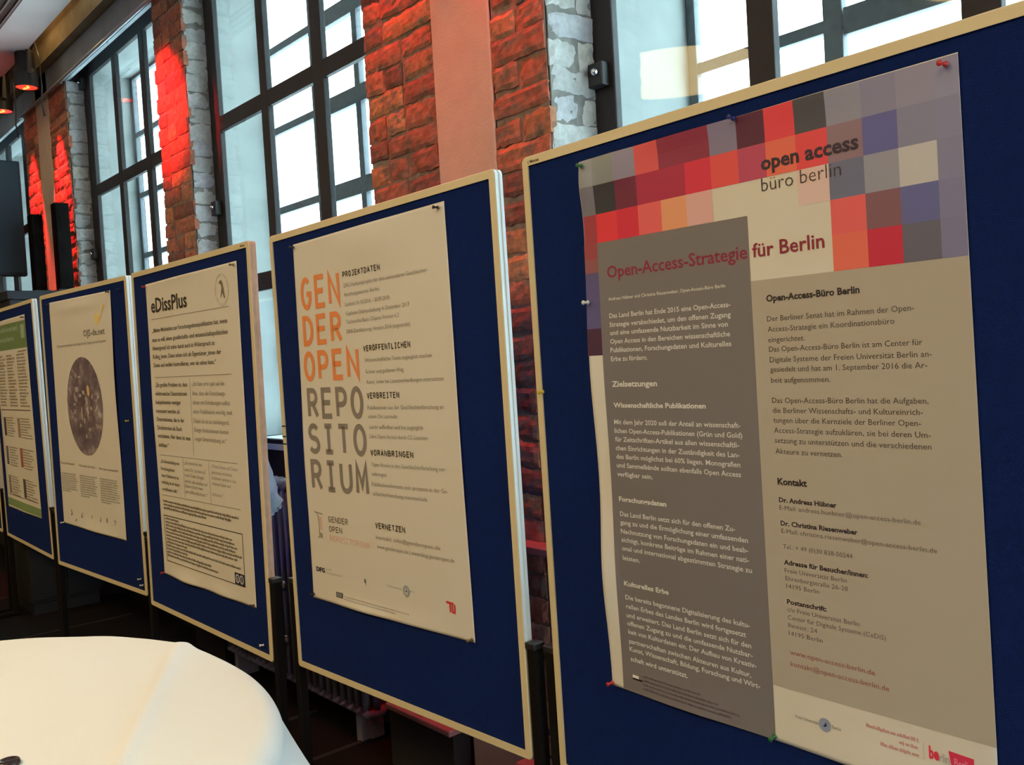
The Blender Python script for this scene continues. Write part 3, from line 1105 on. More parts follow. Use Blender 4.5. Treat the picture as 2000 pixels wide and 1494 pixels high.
def letter(bi, STY, P, D, ref, off=.0010):
    blocks = []                                   # one part per paragraph or heading
    for st, s, u, v, w in TEXT[bi]:
        if st not in STY:
            continue
        nm, col, em, wt = STY[st]
        for bl in blocks:
            if bl[0] == st and abs(bl[1] - u) < .03 and 0 < bl[2] - v < 2.1 * em:
                bl[2] = v
                bl[3].text(s, u, v, w, em, wt)
                break
        else:
            bl = [st, u, v, Print(), nm, col]
            blocks.append(bl)
            bl[3].text(s, u, v, w, em, wt)
    for _, _, _, p, nm, col in blocks:
        p.build(nm, ink('ink_%d_%d_%d_%d' % (bi, *col), col, ref), P, D, off)


letter(5, STY5, P5, D5, REF5)
rt = random.Random(5)
p = Print()                                     # licence mark and the fine print beside it
p.rect(.2705, .294, .300, .298)
p.build('licence_mark', ink('black_ink5', (18, 14, 14), REF5), P5, D5, .0011)
p = Print()
p.rect(.2705, .298, .289, .3045)
p.build('licence_mark', ink('white_ink5', (196, 178, 140), REF5), P5, D5, .0011)
p = Print()
for k, f in enumerate((.62, .8, 1.0, .92)):
    p.words(.303, .56, .306 - .009 * k, .0030, rt, f)
p.build('fine_print', ink('fine5', (78, 62, 52), REF5), P5, D5, .0011)
p = Print()
p.disc(.750, .3245, .0125, .0125, 36, .62)
p.disc(.750, .3245, .0078, .0078, 28)
p.build('university_seal', ink('seal_grey', (120, 117, 106), REF5), P5, D5, .0009)
p = Print()
p.poly([(.7455, .3225), (.7485, .3235), (.7515, .3285), (.7530, .3285), (.7540, .3225), (.7500, .3210)])
p.build('university_seal', ink('seal_navy', (30, 34, 62), REF5), P5, D5, .0012)
p = Print()
for k, (u0, u1) in enumerate(((.832, .926), (.892, .926), (.858, .926))):
    p.words(u0, u1, .3445 - .0125 * k, .0042, rt)
p.rect(.934, .318, .9346, .346)
p.build('red_print', ink('red_fine', (172, 112, 86), REF5), P5, D5, .0010)
p = Print()
p.poly([(.976, .345), (1.0165, .343), (1.0165, .318), (.982, .318), (.979, .326)])
p.build('red_logo', ink('red_tag', (186, 32, 46), REF5), P5, D5, .0009)
p = Print()
p.text('Berlin', .985, .3225, .028, .019, .02)
p.build('red_logo', ink('pink_tag', (216, 96, 92), REF5), P5, D5, .0013)
p = Print()
p.text('rlin', .9615, .3225, .0155, .022, -.01)
p.build('red_logo', ink('grey_tag', (122, 108, 92), REF5), P5, D5, .0013)

# ---- poster with the big capitals
REF4 = (178, 154, 114)
BUMP4 = [(.45, .255, .16, .03, .010), (.72, .26, .14, .04, .005), (.14, .75, .03, .18, .005), (.60, 1.40, .16, .07, .006), (1.0, .8, .03, .3, .003)]
P4, D4 = poster(4, 'white poster with big orange and grey capitals in a column beside short paragraphs',
                ((.1630, 1.4500), (.9860, 1.4540), (.9965, .2655), (.1390, .2620)), BUMP4)
BIG = (('GEN', .1935, 1.2260, .2435, .1080), ('DER', .1890, 1.1085, .2440, .1000), ('OPEN', .1820, .9915, .3360, .1000),
       ('REPO', .1865, .8685, .3400, .1020), ('SITO', .1790, .7525, .3510, .1010), ('RIUM', .1795, .6300, .3470, .1040))
po, pg = Print(), Print()
for i, (s, u, v, w, h) in enumerate(BIG):
    (po if i < 3 else pg).strokes(s, u, v, w, h, .0172)
po.build('orange_capitals', ink('orange_ink', (206, 100, 42), REF4), P4, D4, .0010)
pg.build('grey_capitals', ink('grey_ink', (112, 92, 66), REF4), P4, D4, .0010)
for st, s, u, v, w in TEXT[4]:
    p = Print()
    if st == 'h':
        p.strokes(s, u, v, w, .0185, .0034)
        p.build('heading', ink('head4', (46, 36, 28), REF4), P4, D4, .0010)
    elif st == 'h2':
        p.strokes(s, u, v, w, .0195, .0026)
        p.build('logo_lettering', ink('logo4', (74, 60, 44), REF4), P4, D4, .0010)
    elif st == 'h2r':
        p.strokes(s, u, v, w, .0195, .0024)
        p.build('logo_lettering', ink('logo4r', (196, 132, 96), REF4), P4, D4, .0010)
letter(4, {'k': ('body_text', (104, 84, 60), .0128 * CAP, -.006), 'dfg': ('logo_print', (40, 34, 40), .0150 * CAP, .045), 'tiny': ('tiny_text', (140, 122, 90), .0062 * CAP, .0)}, P4, D4, REF4)
p = Print()
p.line([(.186, .558), (.196, .556), (.207, .543), (.209, .520), (.2095, .478), (.205, .4725), (.198, .4745)], .0022)
p.line([(.186, .558), (.236, .553)], .0022)
for k in range(5):
    p.line([(.214, .489 - .0035 * k), (.228, .487 - .0035 * k)], .002)
p.build('hand_symbol', ink('hand4', (76, 60, 46), REF4), P4, D4, .0010)
p = Print()
for k in range(7):
    p.line([(.213, .540 - .0062 * k), (.230, .5385 - .0062 * k)], .0022)
p.build('hand_symbol', ink('hand4r', (176, 96, 76), REF4), P4, D4, .0010)
p = Print()
p.disc(.6895, .3625, .0155, .0155, 36, .55)
p.build('university_seal', ink('seal4', (128, 122, 96), REF4), P4, D4, .0009)
p = Print()
p.poly([(.684, .3615), (.688, .3625), (.691, .367), (.693, .3668), (.6945, .3600), (.6895, .3585)])
p.disc(.6895, .3625, .0168, .0168, 36, .94)
p.poly([(.4640, .3585), (.4665, .3690), (.4720, .3700), (.4745, .3620), (.4725, .3520), (.4738, .3440), (.4700, .3560)])
p.build('university_seal', ink('seal4d', (70, 68, 56), REF4), P4, D4, .0012)
p = Print()                                     # red TU mark
p.line([(.880, .3600), (.913, .3585)], .0065)
p.line([(.8965, .3560), (.8975, .3330)], .0075)
p.line([(.9065, .3550), (.9075, .3350), (.9165, .3345), (.9175, .3570)], .0060)
p.build('red_logo', ink('tu_red', (168, 36, 32), REF4), P4, D4, .0010)
p = Print()
p.rect(.2905, .2870, .3320, .3040)
p.build('licence_mark', ink('cc4', (66, 58, 46), REF4), P4, D4, .0010)
p = Print()
p.disc(.302, .296, .0055, .0055, 20, .6)
p.disc(.318, .296, .0055, .0055, 20, .6)
p.build('licence_mark', ink('cc4l', (150, 134, 100), REF4), P4, D4, .0014)
p = Print()
p.words(.338, .70, .2935, .0028, rt)
p.words(.338, .70, .2855, .0028, rt, .8)
p.build('fine_print', ink('fine4', (140, 120, 90), REF4), P4, D4, .0010)

# ---- poster with the bold black title
REF3 = (184, 160, 110)
BUMP3 = [(.45, .165, .14, .04, .014), (.80, .18, .10, .03, .008), (.55, 1.445, .2, .03, .005), (.18, .9, .03, .2, .004)]
P3, D3 = poster(3, 'cream poster full of paragraphs under a bold black title and round bear-like seal',
                ((.1710, 1.4350), (1.0870, 1.4400), (1.0870, .1760), (.1910, .1720)), BUMP3)
letter(3, {'title': ('headline', (38, 30, 20), .062 * CAP, .022), 'p1': ('body_text', (84, 68, 42), .0185 * CAP, .014), 'p2': ('body_text', (84, 68, 42), .0180 * CAP, .014),
           'p3': ('lighter_text', (118, 98, 64), .0180 * CAP, .0), 'p4': ('body_text', (92, 76, 48), .0150 * CAP, .010), 'p5': ('lighter_text', (126, 106, 70), .0150 * CAP, .0), 'p6': ('reddish_text', (150, 120, 84), .0150 * CAP, .0)}, P3, D3, REF3)
p = Print()
for a, c in (((.219, 1.2795), (1.003, 1.2828)), ((.217, 1.0293), (.992, 1.033)), ((.221, .695), (.998, .701)), ((.222, .5215), (1.003, .530)), ((.597, 1.024), (.595, .706)),
             ((.475, .692), (.478, .53)), ((.735, .692), (.738, .53))):
    p.line([a, c], .0022)
p.build('ruled_lines', ink('rule3', (120, 100, 66), REF3), P3, D3, .0010)
p = Print()
for k, f in enumerate((1.0, .91, .60)):
    p.words(.228, .982, .4915 - .0150 * k, .0072, rt, f)
for k, f in enumerate((.2, .90, .92, .95, .93, 1.0, .95, .30, .98, .30, .62, .70)):
    p.words(.240, .990, .4170 - .0145 * k, .0066, rt, f)
p.build('fine_print', ink('fine3', (104, 86, 56), REF3), P3, D3, .0010)
p = Print()
p.line([(.2240, .4330), (1.0037, .4390), (1.0035, .2860)], .0035)
p.line([(.2240, .4330), (.2347, .2357), (.918, .2400)], .0030)
p.build('text_box', ink('box3', (52, 40, 26), REF3), P3, D3, .0010)
p = Print()
p.rect(.918, .2395, 1.0050, .2860)
p.build('licence_mark', ink('cc3', (38, 30, 22), REF3), P3, D3, .0012)
p = Print()
p.disc(.942, .2640, .0170, .0170, 28, .66)
p.disc(.978, .2640, .0170, .0170, 28, .66)
p.text('c', .934, .2575, .014, .024, .02)
p.text('i', .9755, .2560, .005, .022, .02)
p.build('licence_mark', ink('cc3l', (158, 142, 110), REF3), P3, D3, .0016)
p = Print()
p.disc(.9505, 1.3475, .060, .060, 60, .965)
for k in range(44):
    a = 2 * math.pi * k / 44
    if k % 5:
        cu, cv = .9505 + .0535 * math.cos(a), 1.3475 + .0535 * math.sin(a)
        p.line([(cu - .003 * math.cos(a), cv - .003 * math.sin(a)), (cu + .003 * math.cos(a), cv + .003 * math.sin(a))], .003)
p.build('round_seal', ink('seal3', (162, 140, 94), REF3), P3, D3, .0010)
p = Print()
p.poly([(.925, 1.3730), (.935, 1.3800), (.945, 1.3850), (.955, 1.3800), (.962, 1.3700), (.968, 1.3500), (.972, 1.3300), (.977, 1.3150), (.966, 1.3150), (.962, 1.3280), (.952, 1.3350), (.946, 1.3250), (.936, 1.3180), (.944, 1.3400), (.950, 1.3560), (.944, 1.3680), (.936, 1.3700)])
p.build('round_seal', ink('seal3d', (104, 84, 48), REF3), P3, D3, .0012)

# ---- poster with the round picture
REF2 = (178, 156, 106)
BUMP2 = [(.55, 1.40, .25, .03, .006), (.60, 1.30, .2, .05, .004), (1.0, 1.0, .02, .3, .008), (.6, .245, .2, .04, .008)]
P2, D2 = poster(2, 'cream poster with a round brown picture and an orange tick above it',
                ((.1480, 1.4510), (1.0030, 1.4460), (.9910, .2400), (.1390, .2480)), BUMP2)
letter(2, {'title': ('headline', (84, 70, 46), .034 * CAP, .01), 'sub': ('body_text', (120, 102, 66), .0150 * CAP, .004), 'hd': ('body_text', (116, 98, 64), .0125 * CAP, .01)}, P2, D2, REF2)
p = Print()
p.poly([(.787, 1.3440), (.826, 1.3500), (.838, 1.3250), (.905, 1.3900), (.922, 1.3860), (.818, 1.2920), (.797, 1.2960)])
p.build('orange_tick', ink('tick2', (206, 152, 60), REF2), P2, D2, .0010)
m = mat('mosaic_photo', alb((98, 76, 54), REF2), .5)
nt = m.node_tree
tc = nt.nodes.new('ShaderNodeTexCoord')
vo = nt.nodes.new('ShaderNodeTexVoronoi')
vo.inputs['Scale'].default_value = 42
nz = nt.nodes.new('ShaderNodeTexNoise')
nz.inputs['Scale'].default_value = 9
nz.inputs['Detail'].default_value = 4
cr = nt.nodes.new('ShaderNodeValToRGB')
for e, (pos, c) in zip((cr.color_ramp.elements[0], cr.color_ramp.elements[1], cr.color_ramp.elements.new(.56), cr.color_ramp.elements.new(.63)),
                       ((.40, (74, 56, 44)), (.88, (150, 122, 78)), (.60, (92, 70, 52)), (.72, (116, 92, 66)))):
    e.position = pos
    e.color = (*alb(c, REF2), 1)
ad = nt.nodes.new('ShaderNodeMath')
ad.operation = 'MULTIPLY_ADD'
ad.inputs[1].default_value = .20
sep = nt.nodes.new('ShaderNodeSeparateColor')
nt.links.new(tc.outputs['Object'], vo.inputs['Vector'])
nt.links.new(tc.outputs['Object'], nz.inputs['Vector'])
nt.links.new(vo.outputs['Color'], sep.inputs[0])
nt.links.new(sep.outputs[0], ad.inputs[0])
nt.links.new(nz.outputs[0], ad.inputs[2])
nt.links.new(ad.outputs[0], cr.inputs[0])
nt.links.new(cr.outputs[0], nt.nodes['Principled BSDF'].inputs['Base Color'])
p = Print()
p.disc(.567, .889, .244, .2535, 72, 0.0, 12)
p.build('round_picture', m, P2, D2, .0010)
p = Print()
rp = random.Random(21)
for cu, cv, ru, rv in ((.47, .975, .030, .018), (.515, .945, .018, .012), (.565, .960, .022, .014), (.60, .925, .020, .016), (.525, .855, .014, .040), (.555, .815, .012, .022), (.605, .850, .014, .016),
                       (.655, .880, .018, .012), (.500, .790, .016, .012), (.620, .770, .020, .012), (.570, .735, .014, .012), (.430, .900, .016, .010), (.680, .940, .012, .014), (.52, 1.04, .026, .008)):
    p.poly([(cu + ru * rp.uniform(.6, 1.1) * math.cos(k * math.pi / 4.5), cv + rv * rp.uniform(.6, 1.1) * math.sin(k * math.pi / 4.5)) for k in range(9)])
p.build('round_picture', ink('splash2', (138, 114, 74), REF2), P2, D2, .0013)
p = Print()
p.poly([(.612, .985), (.628, 1.000), (.646, .985), (.650, .955), (.634, .938), (.618, .950)])
p.build('round_picture', ink('splash2o', (172, 126, 58), REF2), P2, D2, .0014)
p = Print()
for u0, u1, n in ((.155, .405, 9), (.428, .672, 10), (.705, .952, 11)):
    for k in range(n):
        p.words(u0, u1, .522 - .0118 * k, .0058, rt, rt.uniform(.82, 1.0) if k < n - 1 else .5)
p.build('fine_print', ink('fine2', (138, 120, 80), REF2), P2, D2, .0010)
p = Print()
for u, v, s in ((.270, .315, .017), (.423, .315, .015), (.675, .314, .012), (.761, .3155, .016), (.869, .3157, .014), (.335, .279, .012), (.561, .317, .010)):
    for k in range(5):
        a, c = u + rt.uniform(-s, s) * .8, v + rt.uniform(-s, s) * .7
        p.rect(a - s * .35, c - s * .3, a + s * .35, c + s * .3)
p.build('logo_row', ink('logo2', (112, 96, 66), REF2), P2, D2, .0010)

# ---- poster with green bands, far left
REF1 = (180, 158, 110)
P1, D1 = poster(1, 'far poster with green bands at head and foot, cut by the picture border',
                ((.1260, 1.4180), (.9940, 1.4240), (.9990, .2180), (.1250, .2100)), [(.55, 1.41, .2, .04, .006), (.6, .22, .2, .04, .006)])
GR = ink('green1', (92, 100, 44), REF1)
p = Print()
p.rect(.127, 1.232, .993, 1.392)
p.build('green_band', GR, P1, D1, .0008)
p = Print()
p.rect(.126, .226, .997, .275)
p.build('green_band', ink('green1b', (104, 112, 52), REF1), P1, D1, .0008)
p = Print()
for k, v in enumerate((1.345, 1.285)):
    p.words(.20, .80, v, .020, rt, 1 - .2 * k)
p.rect(.87, 1.29, .96, 1.37)
p.build('band_lettering', ink('gl1', (132, 136, 84), REF1), P1, D1, .0012)
p = Print()
for u0, u1 in ((.16, .40), (.43, .66), (.71, .95)):
    for k in range(17):
        p.words(u0, u1, 1.19 - .0195 * k, .0085, rt, rt.uniform(.6, 1.0))
for r in range(3):
    for u0, u1 in ((.29, .54), (.66, .95)):
        for k in range(8):
            p.words(u0, u1, .80 - .19 * r - .0165 * k, .006, rt, rt.uniform(.6, 1.0))
p.build('fine_print', ink('fine1', (122, 102, 66), REF1), P1, D1, .0010)
p = Print()
p.line([(.75, 1.212), (.97, 1.215)], .005)
p.line([(.16, .853), (.955, .858)], .006)
p.line([(.16, .853), (.165, .30), (.955, .305)], .004)
p.build('ruled_lines', ink('rule1', (82, 66, 40), REF1), P1, D1, .0010)
for u, v, c in ((.204, .745, (66, 52, 40)), (.585, .745, (132, 96, 60)), (.200, .557, (86, 70, 54)), (.590, .56, (142, 70, 40)), (.205, .368, (116, 98, 64)), (.605, .368, (74, 58, 44))):
    p = Print()
    p.rect(u, v - .06, u + .062, v + .06)
    p.build('portrait_photo', ink('ph1_%d_%d' % (u * 1000, v * 1000), c, REF1), P1, D1, .0011)

# ------------------------------------------------------------------ push pins
PINCOL = {'green': (.03, .16, .06), 'red': (.55, .03, .03), 'blue': (.02, .03, .22), 'white': (.75, .74, .70), 'yellow': (.70, .52, .05), 'black': (.015, .015, .018), 'olive': (.20, .14, .05)}


def pin(bi, u, v, color, label, D=None, lean=(0, 0)):
    w = D(u, v) if D else .004
    root = empty('push_pin', matrix=plane_matrix(bi, u, v) @ Matrix.Translation((0, w, 0)))
    tag(root, label, 'push pin', 'push pins in the display boards')
    ax = Vector((lean[0], -1, lean[1])).normalized()
    b = MB()
    b.lathe([(.0045, .003), (.0052, .0045), (.0030, .0065), (.0026, .012), (.0046, .0155), (.0050, .0175), (.0042, .019)], (0, 0, 0), ax, 18)
    b.build('pin_head', mat('pin_' + color, PINCOL[color], .3), root, smooth=True)
    b = MB()
    b.lathe([(.0004, -.006), (.0006, .003)], (0, 0, 0), ax, 8)
    b.build('needle', M_grey, root)


pin(5, .2130, 1.4390, 'green', 'green push pin at upper left corner of the mosaic poster', D5, (.1, .1))
pin(5, 1.0260, 1.4385, 'red', 'red push pin at upper right corner of the mosaic poster', D5, (-.3, .1))
pin(5, .6255, 1.4490, 'blue', 'dark blue push pin in the top edge of the mosaic poster', D5, (0, .1))
pin(5, .2065, 1.1370, 'white', 'white push pin in the left edge of the mosaic poster', D5, (-.1, 0))
pin(5, .2085, .2720, 'red', 'red push pin at lower left corner of the mosaic poster', D5, (-.2, -.1))
pin(5, .6410, .2740, 'green', 'green push pin in the bottom edge of the mosaic poster', D5, (0, -.2))
pin(5, .0270, .9360, 'yellow', 'yellow push pin stuck by the left frame of the nearest board', None, (-.2, 0))
pin(4, .1705, 1.4400, 'black', 'black push pin at upper left corner of the big capitals poster', D4, (.1, 0))
pin(4, .9640, 1.4400, 'black', 'black push pin at upper right corner of the big capitals poster', D4, (-.5, .1))
pin(4, .1468, .2765, 'black', 'black push pin at lower left corner of the big capitals poster', D4, (.1, 0))
pin(4, .9860, .2740, 'olive', 'olive push pin at lower right corner of the big capitals poster', D4, (0, 0))
pin(3, .1788, 1.4250, 'red', 'red push pin at upper left corner of the bold title poster', D3)
pin(3, 1.0680, 1.4275, 'olive', 'olive push pin at upper right corner of the bold title poster', D3)
pin(3, .1955, .1765, 'red', 'red push pin at lower left corner of the bold title poster', D3)
pin(3, 1.0730, .1860, 'black', 'black push pin at lower right corner of the bold title poster', D3, (-.5, 0))
pin(3, 1.1300, .0505, 'white', 'white push pin alone near the lower corner below the bold title poster', None, (-.5, 0))
pin(2, .1515, 1.4410, 'black', 'black push pin at upper left corner of the round picture poster', D2)
pin(2, .9910, 1.4400, 'black', 'black push pin at upper right corner of the round picture poster', D2)
pin(2, .1400, .2505, 'white', 'white push pin at lower left corner of the round picture poster', D2)
pin(2, 1.1160, .8230, 'yellow', 'yellow push pin alone in the felt beside the round picture poster', None, (-.3, 0))
pin(2, 1.1330, .0740, 'white', 'upper of two white push pins in the lower corner beside the black leg', None, (-.5, 0))
pin(2, 1.1550, .0480, 'white', 'lower of two white push pins in the lower corner beside the black leg', None, (-.5, 0))
pin(2, 1.1210, 1.4400, 'blue', 'dark blue push pin alone near the upper corner above the round picture', None, (-.5, 0))
pin(1, .9750, 1.4080, 'black', 'black push pin at the top corner of the green banded poster', D1)

# ------------------------------------------------------------------ table with white cloth
TC, TR_, TZ = (-1.412, .059), .522, 1.135
tb = empty('round_table', (TC[0], TC[1], 0))
tag(tb, 'tall round table hidden under the white cloth in the corner', 'table')
b = MB()
b.lathe([(.02, TZ - .095), (TR_ - .02, TZ - .095), (TR_ - .012, TZ - .085), (TR_ - .012, TZ - .068), (TR_ - .02, TZ - .062), (.02, TZ - .062)], (0, 0, 0), (0, 0, 1), 64)
b.build('tabletop', mat('table_wood', (.25, .17, .10), .5), tb)
b = MB()
b.lathe([(.04, .03), (.035, .06), (.03, TZ - .11), (.08, TZ - .095)], (0, 0, 0), (0, 0, 1), 24)
b.build('leg', M_grey, tb, smooth=True)
b = MB()
b.lathe([(.02, 0), (.26, .002), (.26, .015), (.05, .035)], (0, 0, 0), (0, 0, 1), 40)
b.build('base', M_grey, tb)

CR0 = Vector((-1.606, .590))             # ironed crease: starts at the far rim
CRD = (Vector((-1.190, .360)) - CR0).normalized()
CRN = Vector((-CRD.y, CRD.x))            # towards the windows


def cloth_h(x, y):
    q = Vector((x, y)) - CR0
    s = q.dot(CRN)
    h = .0045 * math.exp(-(s / .010) ** 2)
    if s > 0:
        h -= .05 * s * s / (s + .05) + .011 * (1 - math.exp(-s / .055))
    h += .0012 * noise.noise(Vector((x * 7, y * 7, 1))) + .0007 * noise.noise(Vector((x * 19, y * 19, 4)))
    return h


b = MB()
NA, NR = 300, 70
vs, fs = [], []
rows_ = []
for j in range(1, NR + 1):
    rows_.append(('top', TR_ * j / NR))
for j in range(1, 11):
    rows_.append(('edge', j / 10))
for j in range(1, 40):
    rows_.append(('skirt', j / 39))
for kind_, q in rows_:
    for k in range(NA):
        a = 2 * math.pi * k / NA
        ca, sa = math.cos(a), math.sin(a)
        fold = .5 + .5 * math.cos(4 * (a - math.radians(62)))       # four hanging corners
        rip = math.cos(9 * a + 1.0) * .5 + .5 * math.cos(17 * a + .4)
        rx, ry = TC[0] + TR_ * ca, TC[1] + TR_ * sa
        hr = cloth_h(rx, ry)
        if kind_ == 'top':
            x, y = TC[0] + q * ca, TC[1] + q * sa
            z = TZ + cloth_h(x, y)
        elif kind_ == 'edge':
            t = q * math.pi / 2
            e = .034
            x, y = TC[0] + (TR_ + e * math.sin(t)) * ca, TC[1] + (TR_ + e * math.sin(t)) * sa
            z = TZ + hr - e * (1 - math.cos(t))
        else:
            dz = q * (.90 + .13 * fold)
            flare = .034 + dz * (.10 + .46 * fold ** 1.5) - .10 * dz * dz * fold + .020 * rip * min(1, dz * 4)
            x, y = TC[0] + (TR_ + flare) * ca, TC[1] + (TR_ + flare) * sa
            z = TZ + hr - .034 - dz
        vs.append((x, y, max(z, .012)))
vs.append((TC[0], TC[1], TZ + cloth_h(*TC)))
for j in range(len(rows_) - 1):
    for k in range(NA):
        k2 = (k + 1) % NA
        fs.append((j * NA + k, (j + 1) * NA + k, (j + 1) * NA + k2, j * NA + k2))
for k in range(NA):
    fs.append((len(vs) - 1, k, (k + 1) % NA))
b.add(vs, fs)
cl = b.build('tablecloth', mat('white_linen', (.84, .83, .80), .85, spec=.25, bump=.12, bscale=700, sheen=.2), smooth=True)
tag(cl, 'white tablecloth with an ironed crease draped over the round table', 'tablecloth')

# small dark cap at the picture's lower border
h = empty('bottle_cap', (-1.243, .236, TZ + cloth_h(-1.243, .236)))
tag(h, 'small dark cap lying on the white tablecloth at the picture border', 'cap')
b = MB()
b.lathe([(.013, 0), (.0135, .002), (.012, .006), (.010, .0065), (.009, .005), (.002, .005)], (0, 0, 0), (0, 0, 1), 28)
b.build('cap', mat('dark_glass', (.03, .015, .012), .12), h, smooth=True)

# ------------------------------------------------------------------ radiator under the third window
rd = empty('radiator', (-4.0, 1.99, 0))
tag(rd, 'ribbed radiator under the window between two boards', 'radiator')
M_rad = mat('radiator_paint', (.20, .18, .22), .5, var=.1)
x = -4.62
while x < -3.28:
    b = MB()
    for yy in (1.945, 1.995, 2.045):
        b.tube([(x + 4.0, yy - 1.99, .14), (x + 4.0, yy - 1.99, 1.02)], .017, 10)
    b.tube([(x + 4.0, -.055, 1.015), (x + 4.0, -.03, 1.04), (x + 4.0, .03, 1.04), (x + 4.0, .065, 1.015)], .020, 10)
    b.tube([(x + 4.0, -.055, .145), (x + 4.0, -.03, .12), (x + 4.0, .03, .12), (x + 4.0, .065, .145)], .020, 10)
    b.build('radiator_section', M_rad, rd, smooth=True)
    x += .060
for xx in (-4.56, -3.36):
    b = MB()
    b.box(xx + 3.98, xx + 4.02, -.05, .06, 0, .13)
    b.build('radiator_foot', M_rad, rd)

# ------------------------------------------------------------------ clear plastic bag hanging behind a board
M_bag = bpy.data.materials.new('clear_film')
M_bag.use_nodes = True
nt = M_bag.node_tree
nt.nodes.remove(nt.nodes['Principled BSDF'])
df, tl, gy = nt.nodes.new('ShaderNodeBsdfDiffuse'), nt.nodes.new('ShaderNodeBsdfTranslucent'), nt.nodes.new('ShaderNodeBsdfGlossy')
df.inputs[0].default_value = (.80, .86, .92, 1)
tl.inputs[0].default_value = (.88, .94, 1.0, 1)
gy.inputs['Roughness'].default_value = .18
m1, m2 = nt.nodes.new('ShaderNodeMixShader'), nt.nodes.new('ShaderNodeMixShader')
m1.inputs[0].default_value = .65
m2.inputs[0].default_value = .22
nt.links.new(df.outputs[0], m1.inputs[1])
nt.links.new(tl.outputs[0], m1.inputs[2])
nt.links.new(m1.outputs[0], m2.inputs[1])
nt.links.new(gy.outputs[0], m2.inputs[2])
nt.links.new(m2.outputs[0], nt.nodes['Material Output'].inputs['Surface'])
b = MB()
nu, nv = 44, 44
top, bl, br = Vector((-3.215, 1.30)), Vector((-3.42, 1.035)), Vector((-3.088, 1.085))
vs, fs = [], []
for side in (0, 1):
    for j in range(nv + 1):
        t = j / nv
        for i in range(nu + 1):
            s = i / nu
            L_ = top * (1 - t) + bl * t
            R_ = (top + Vector((.012, 0))) * (1 - t) + br * t
            pnt = L_ * (1 - s) + R_ * s
            sag = -.035 * math.sin(s * math.pi) * t ** 3
            th = .028 * t * math.sin(s * math.pi) ** .7 * (1.0 if t < .8 else (1 - t) / .2 * .7 + .3)
            cr_ = .016 * t * t * noise.noise(Vector((s * 7, t * 6, side * 9))) + .010 * t ** 3 * noise.noise(Vector((s * 17, t * 16, side * 5)))
            jag = .014 * noise.noise(Vector((s * 11, 3, side))) if j == nv else 0
            vs.append((pnt.x + .4 * cr_, 1.525 + (th if side else -th * .6) + cr_, pnt.y + sag + jag))
n0 = (nu + 1) * (nv + 1)
for side in (0, 1):
    for j in range(nv):
        for i in range(nu):
            o_ = side * n0
            fs.append((o_ + j * (nu + 1) + i, o_ + j * (nu + 1) + i + 1, o_ + (j + 1) * (nu + 1) + i + 1, o_ + (j + 1) * (nu + 1) + i))
for i in range(nu):
    fs.append((nv * (nu + 1) + i, nv * (nu + 1) + i + 1, n0 + nv * (nu + 1) + i + 1, n0 + nv * (nu + 1) + i))
for j in range(nv):
    fs.append((j * (nu + 1) + nu, (j + 1) * (nu + 1) + nu, n0 + (j + 1) * (nu + 1) + nu, n0 + j * (nu + 1) + nu))
    fs.append((j * (nu + 1), (j + 1) * (nu + 1), n0 + (j + 1) * (nu + 1), n0 + j * (nu + 1)))
b.add(vs, fs)
tag(b.build('plastic_bag', M_bag, smooth=True), 'crumpled clear plastic bag hanging behind the board in front of the radiator', 'plastic bag')

# ------------------------------------------------------------------ rail along the lintel
b = MB()
b.tube([(-8.10, 1.965, 3.672), (-5.0, 1.965, 3.672)], .011, 12)
rl = b.build('curtain_rail', mat('rail_metal', (.42, .44, .48), .35, metal=.3), smooth=True)
tag(rl, 'thin metal rail running along the lintel above the windows', 'rail')
b = MB()
for x in (-8.05, -7.0, -6.0, -5.1):
    b.box(x - .012, x + .012, 1.965, 1.99, 3.664, 3.682)
b.build('bracket', M_grey, rl)

# ------------------------------------------------------------------ red stage lamps above the piers
M_lens = emit_mat('red_lens', (1.0, .030, .015), 2.2)
M_filament = emit_mat('orange_glow', (1.0, .16, .03), 5.0)


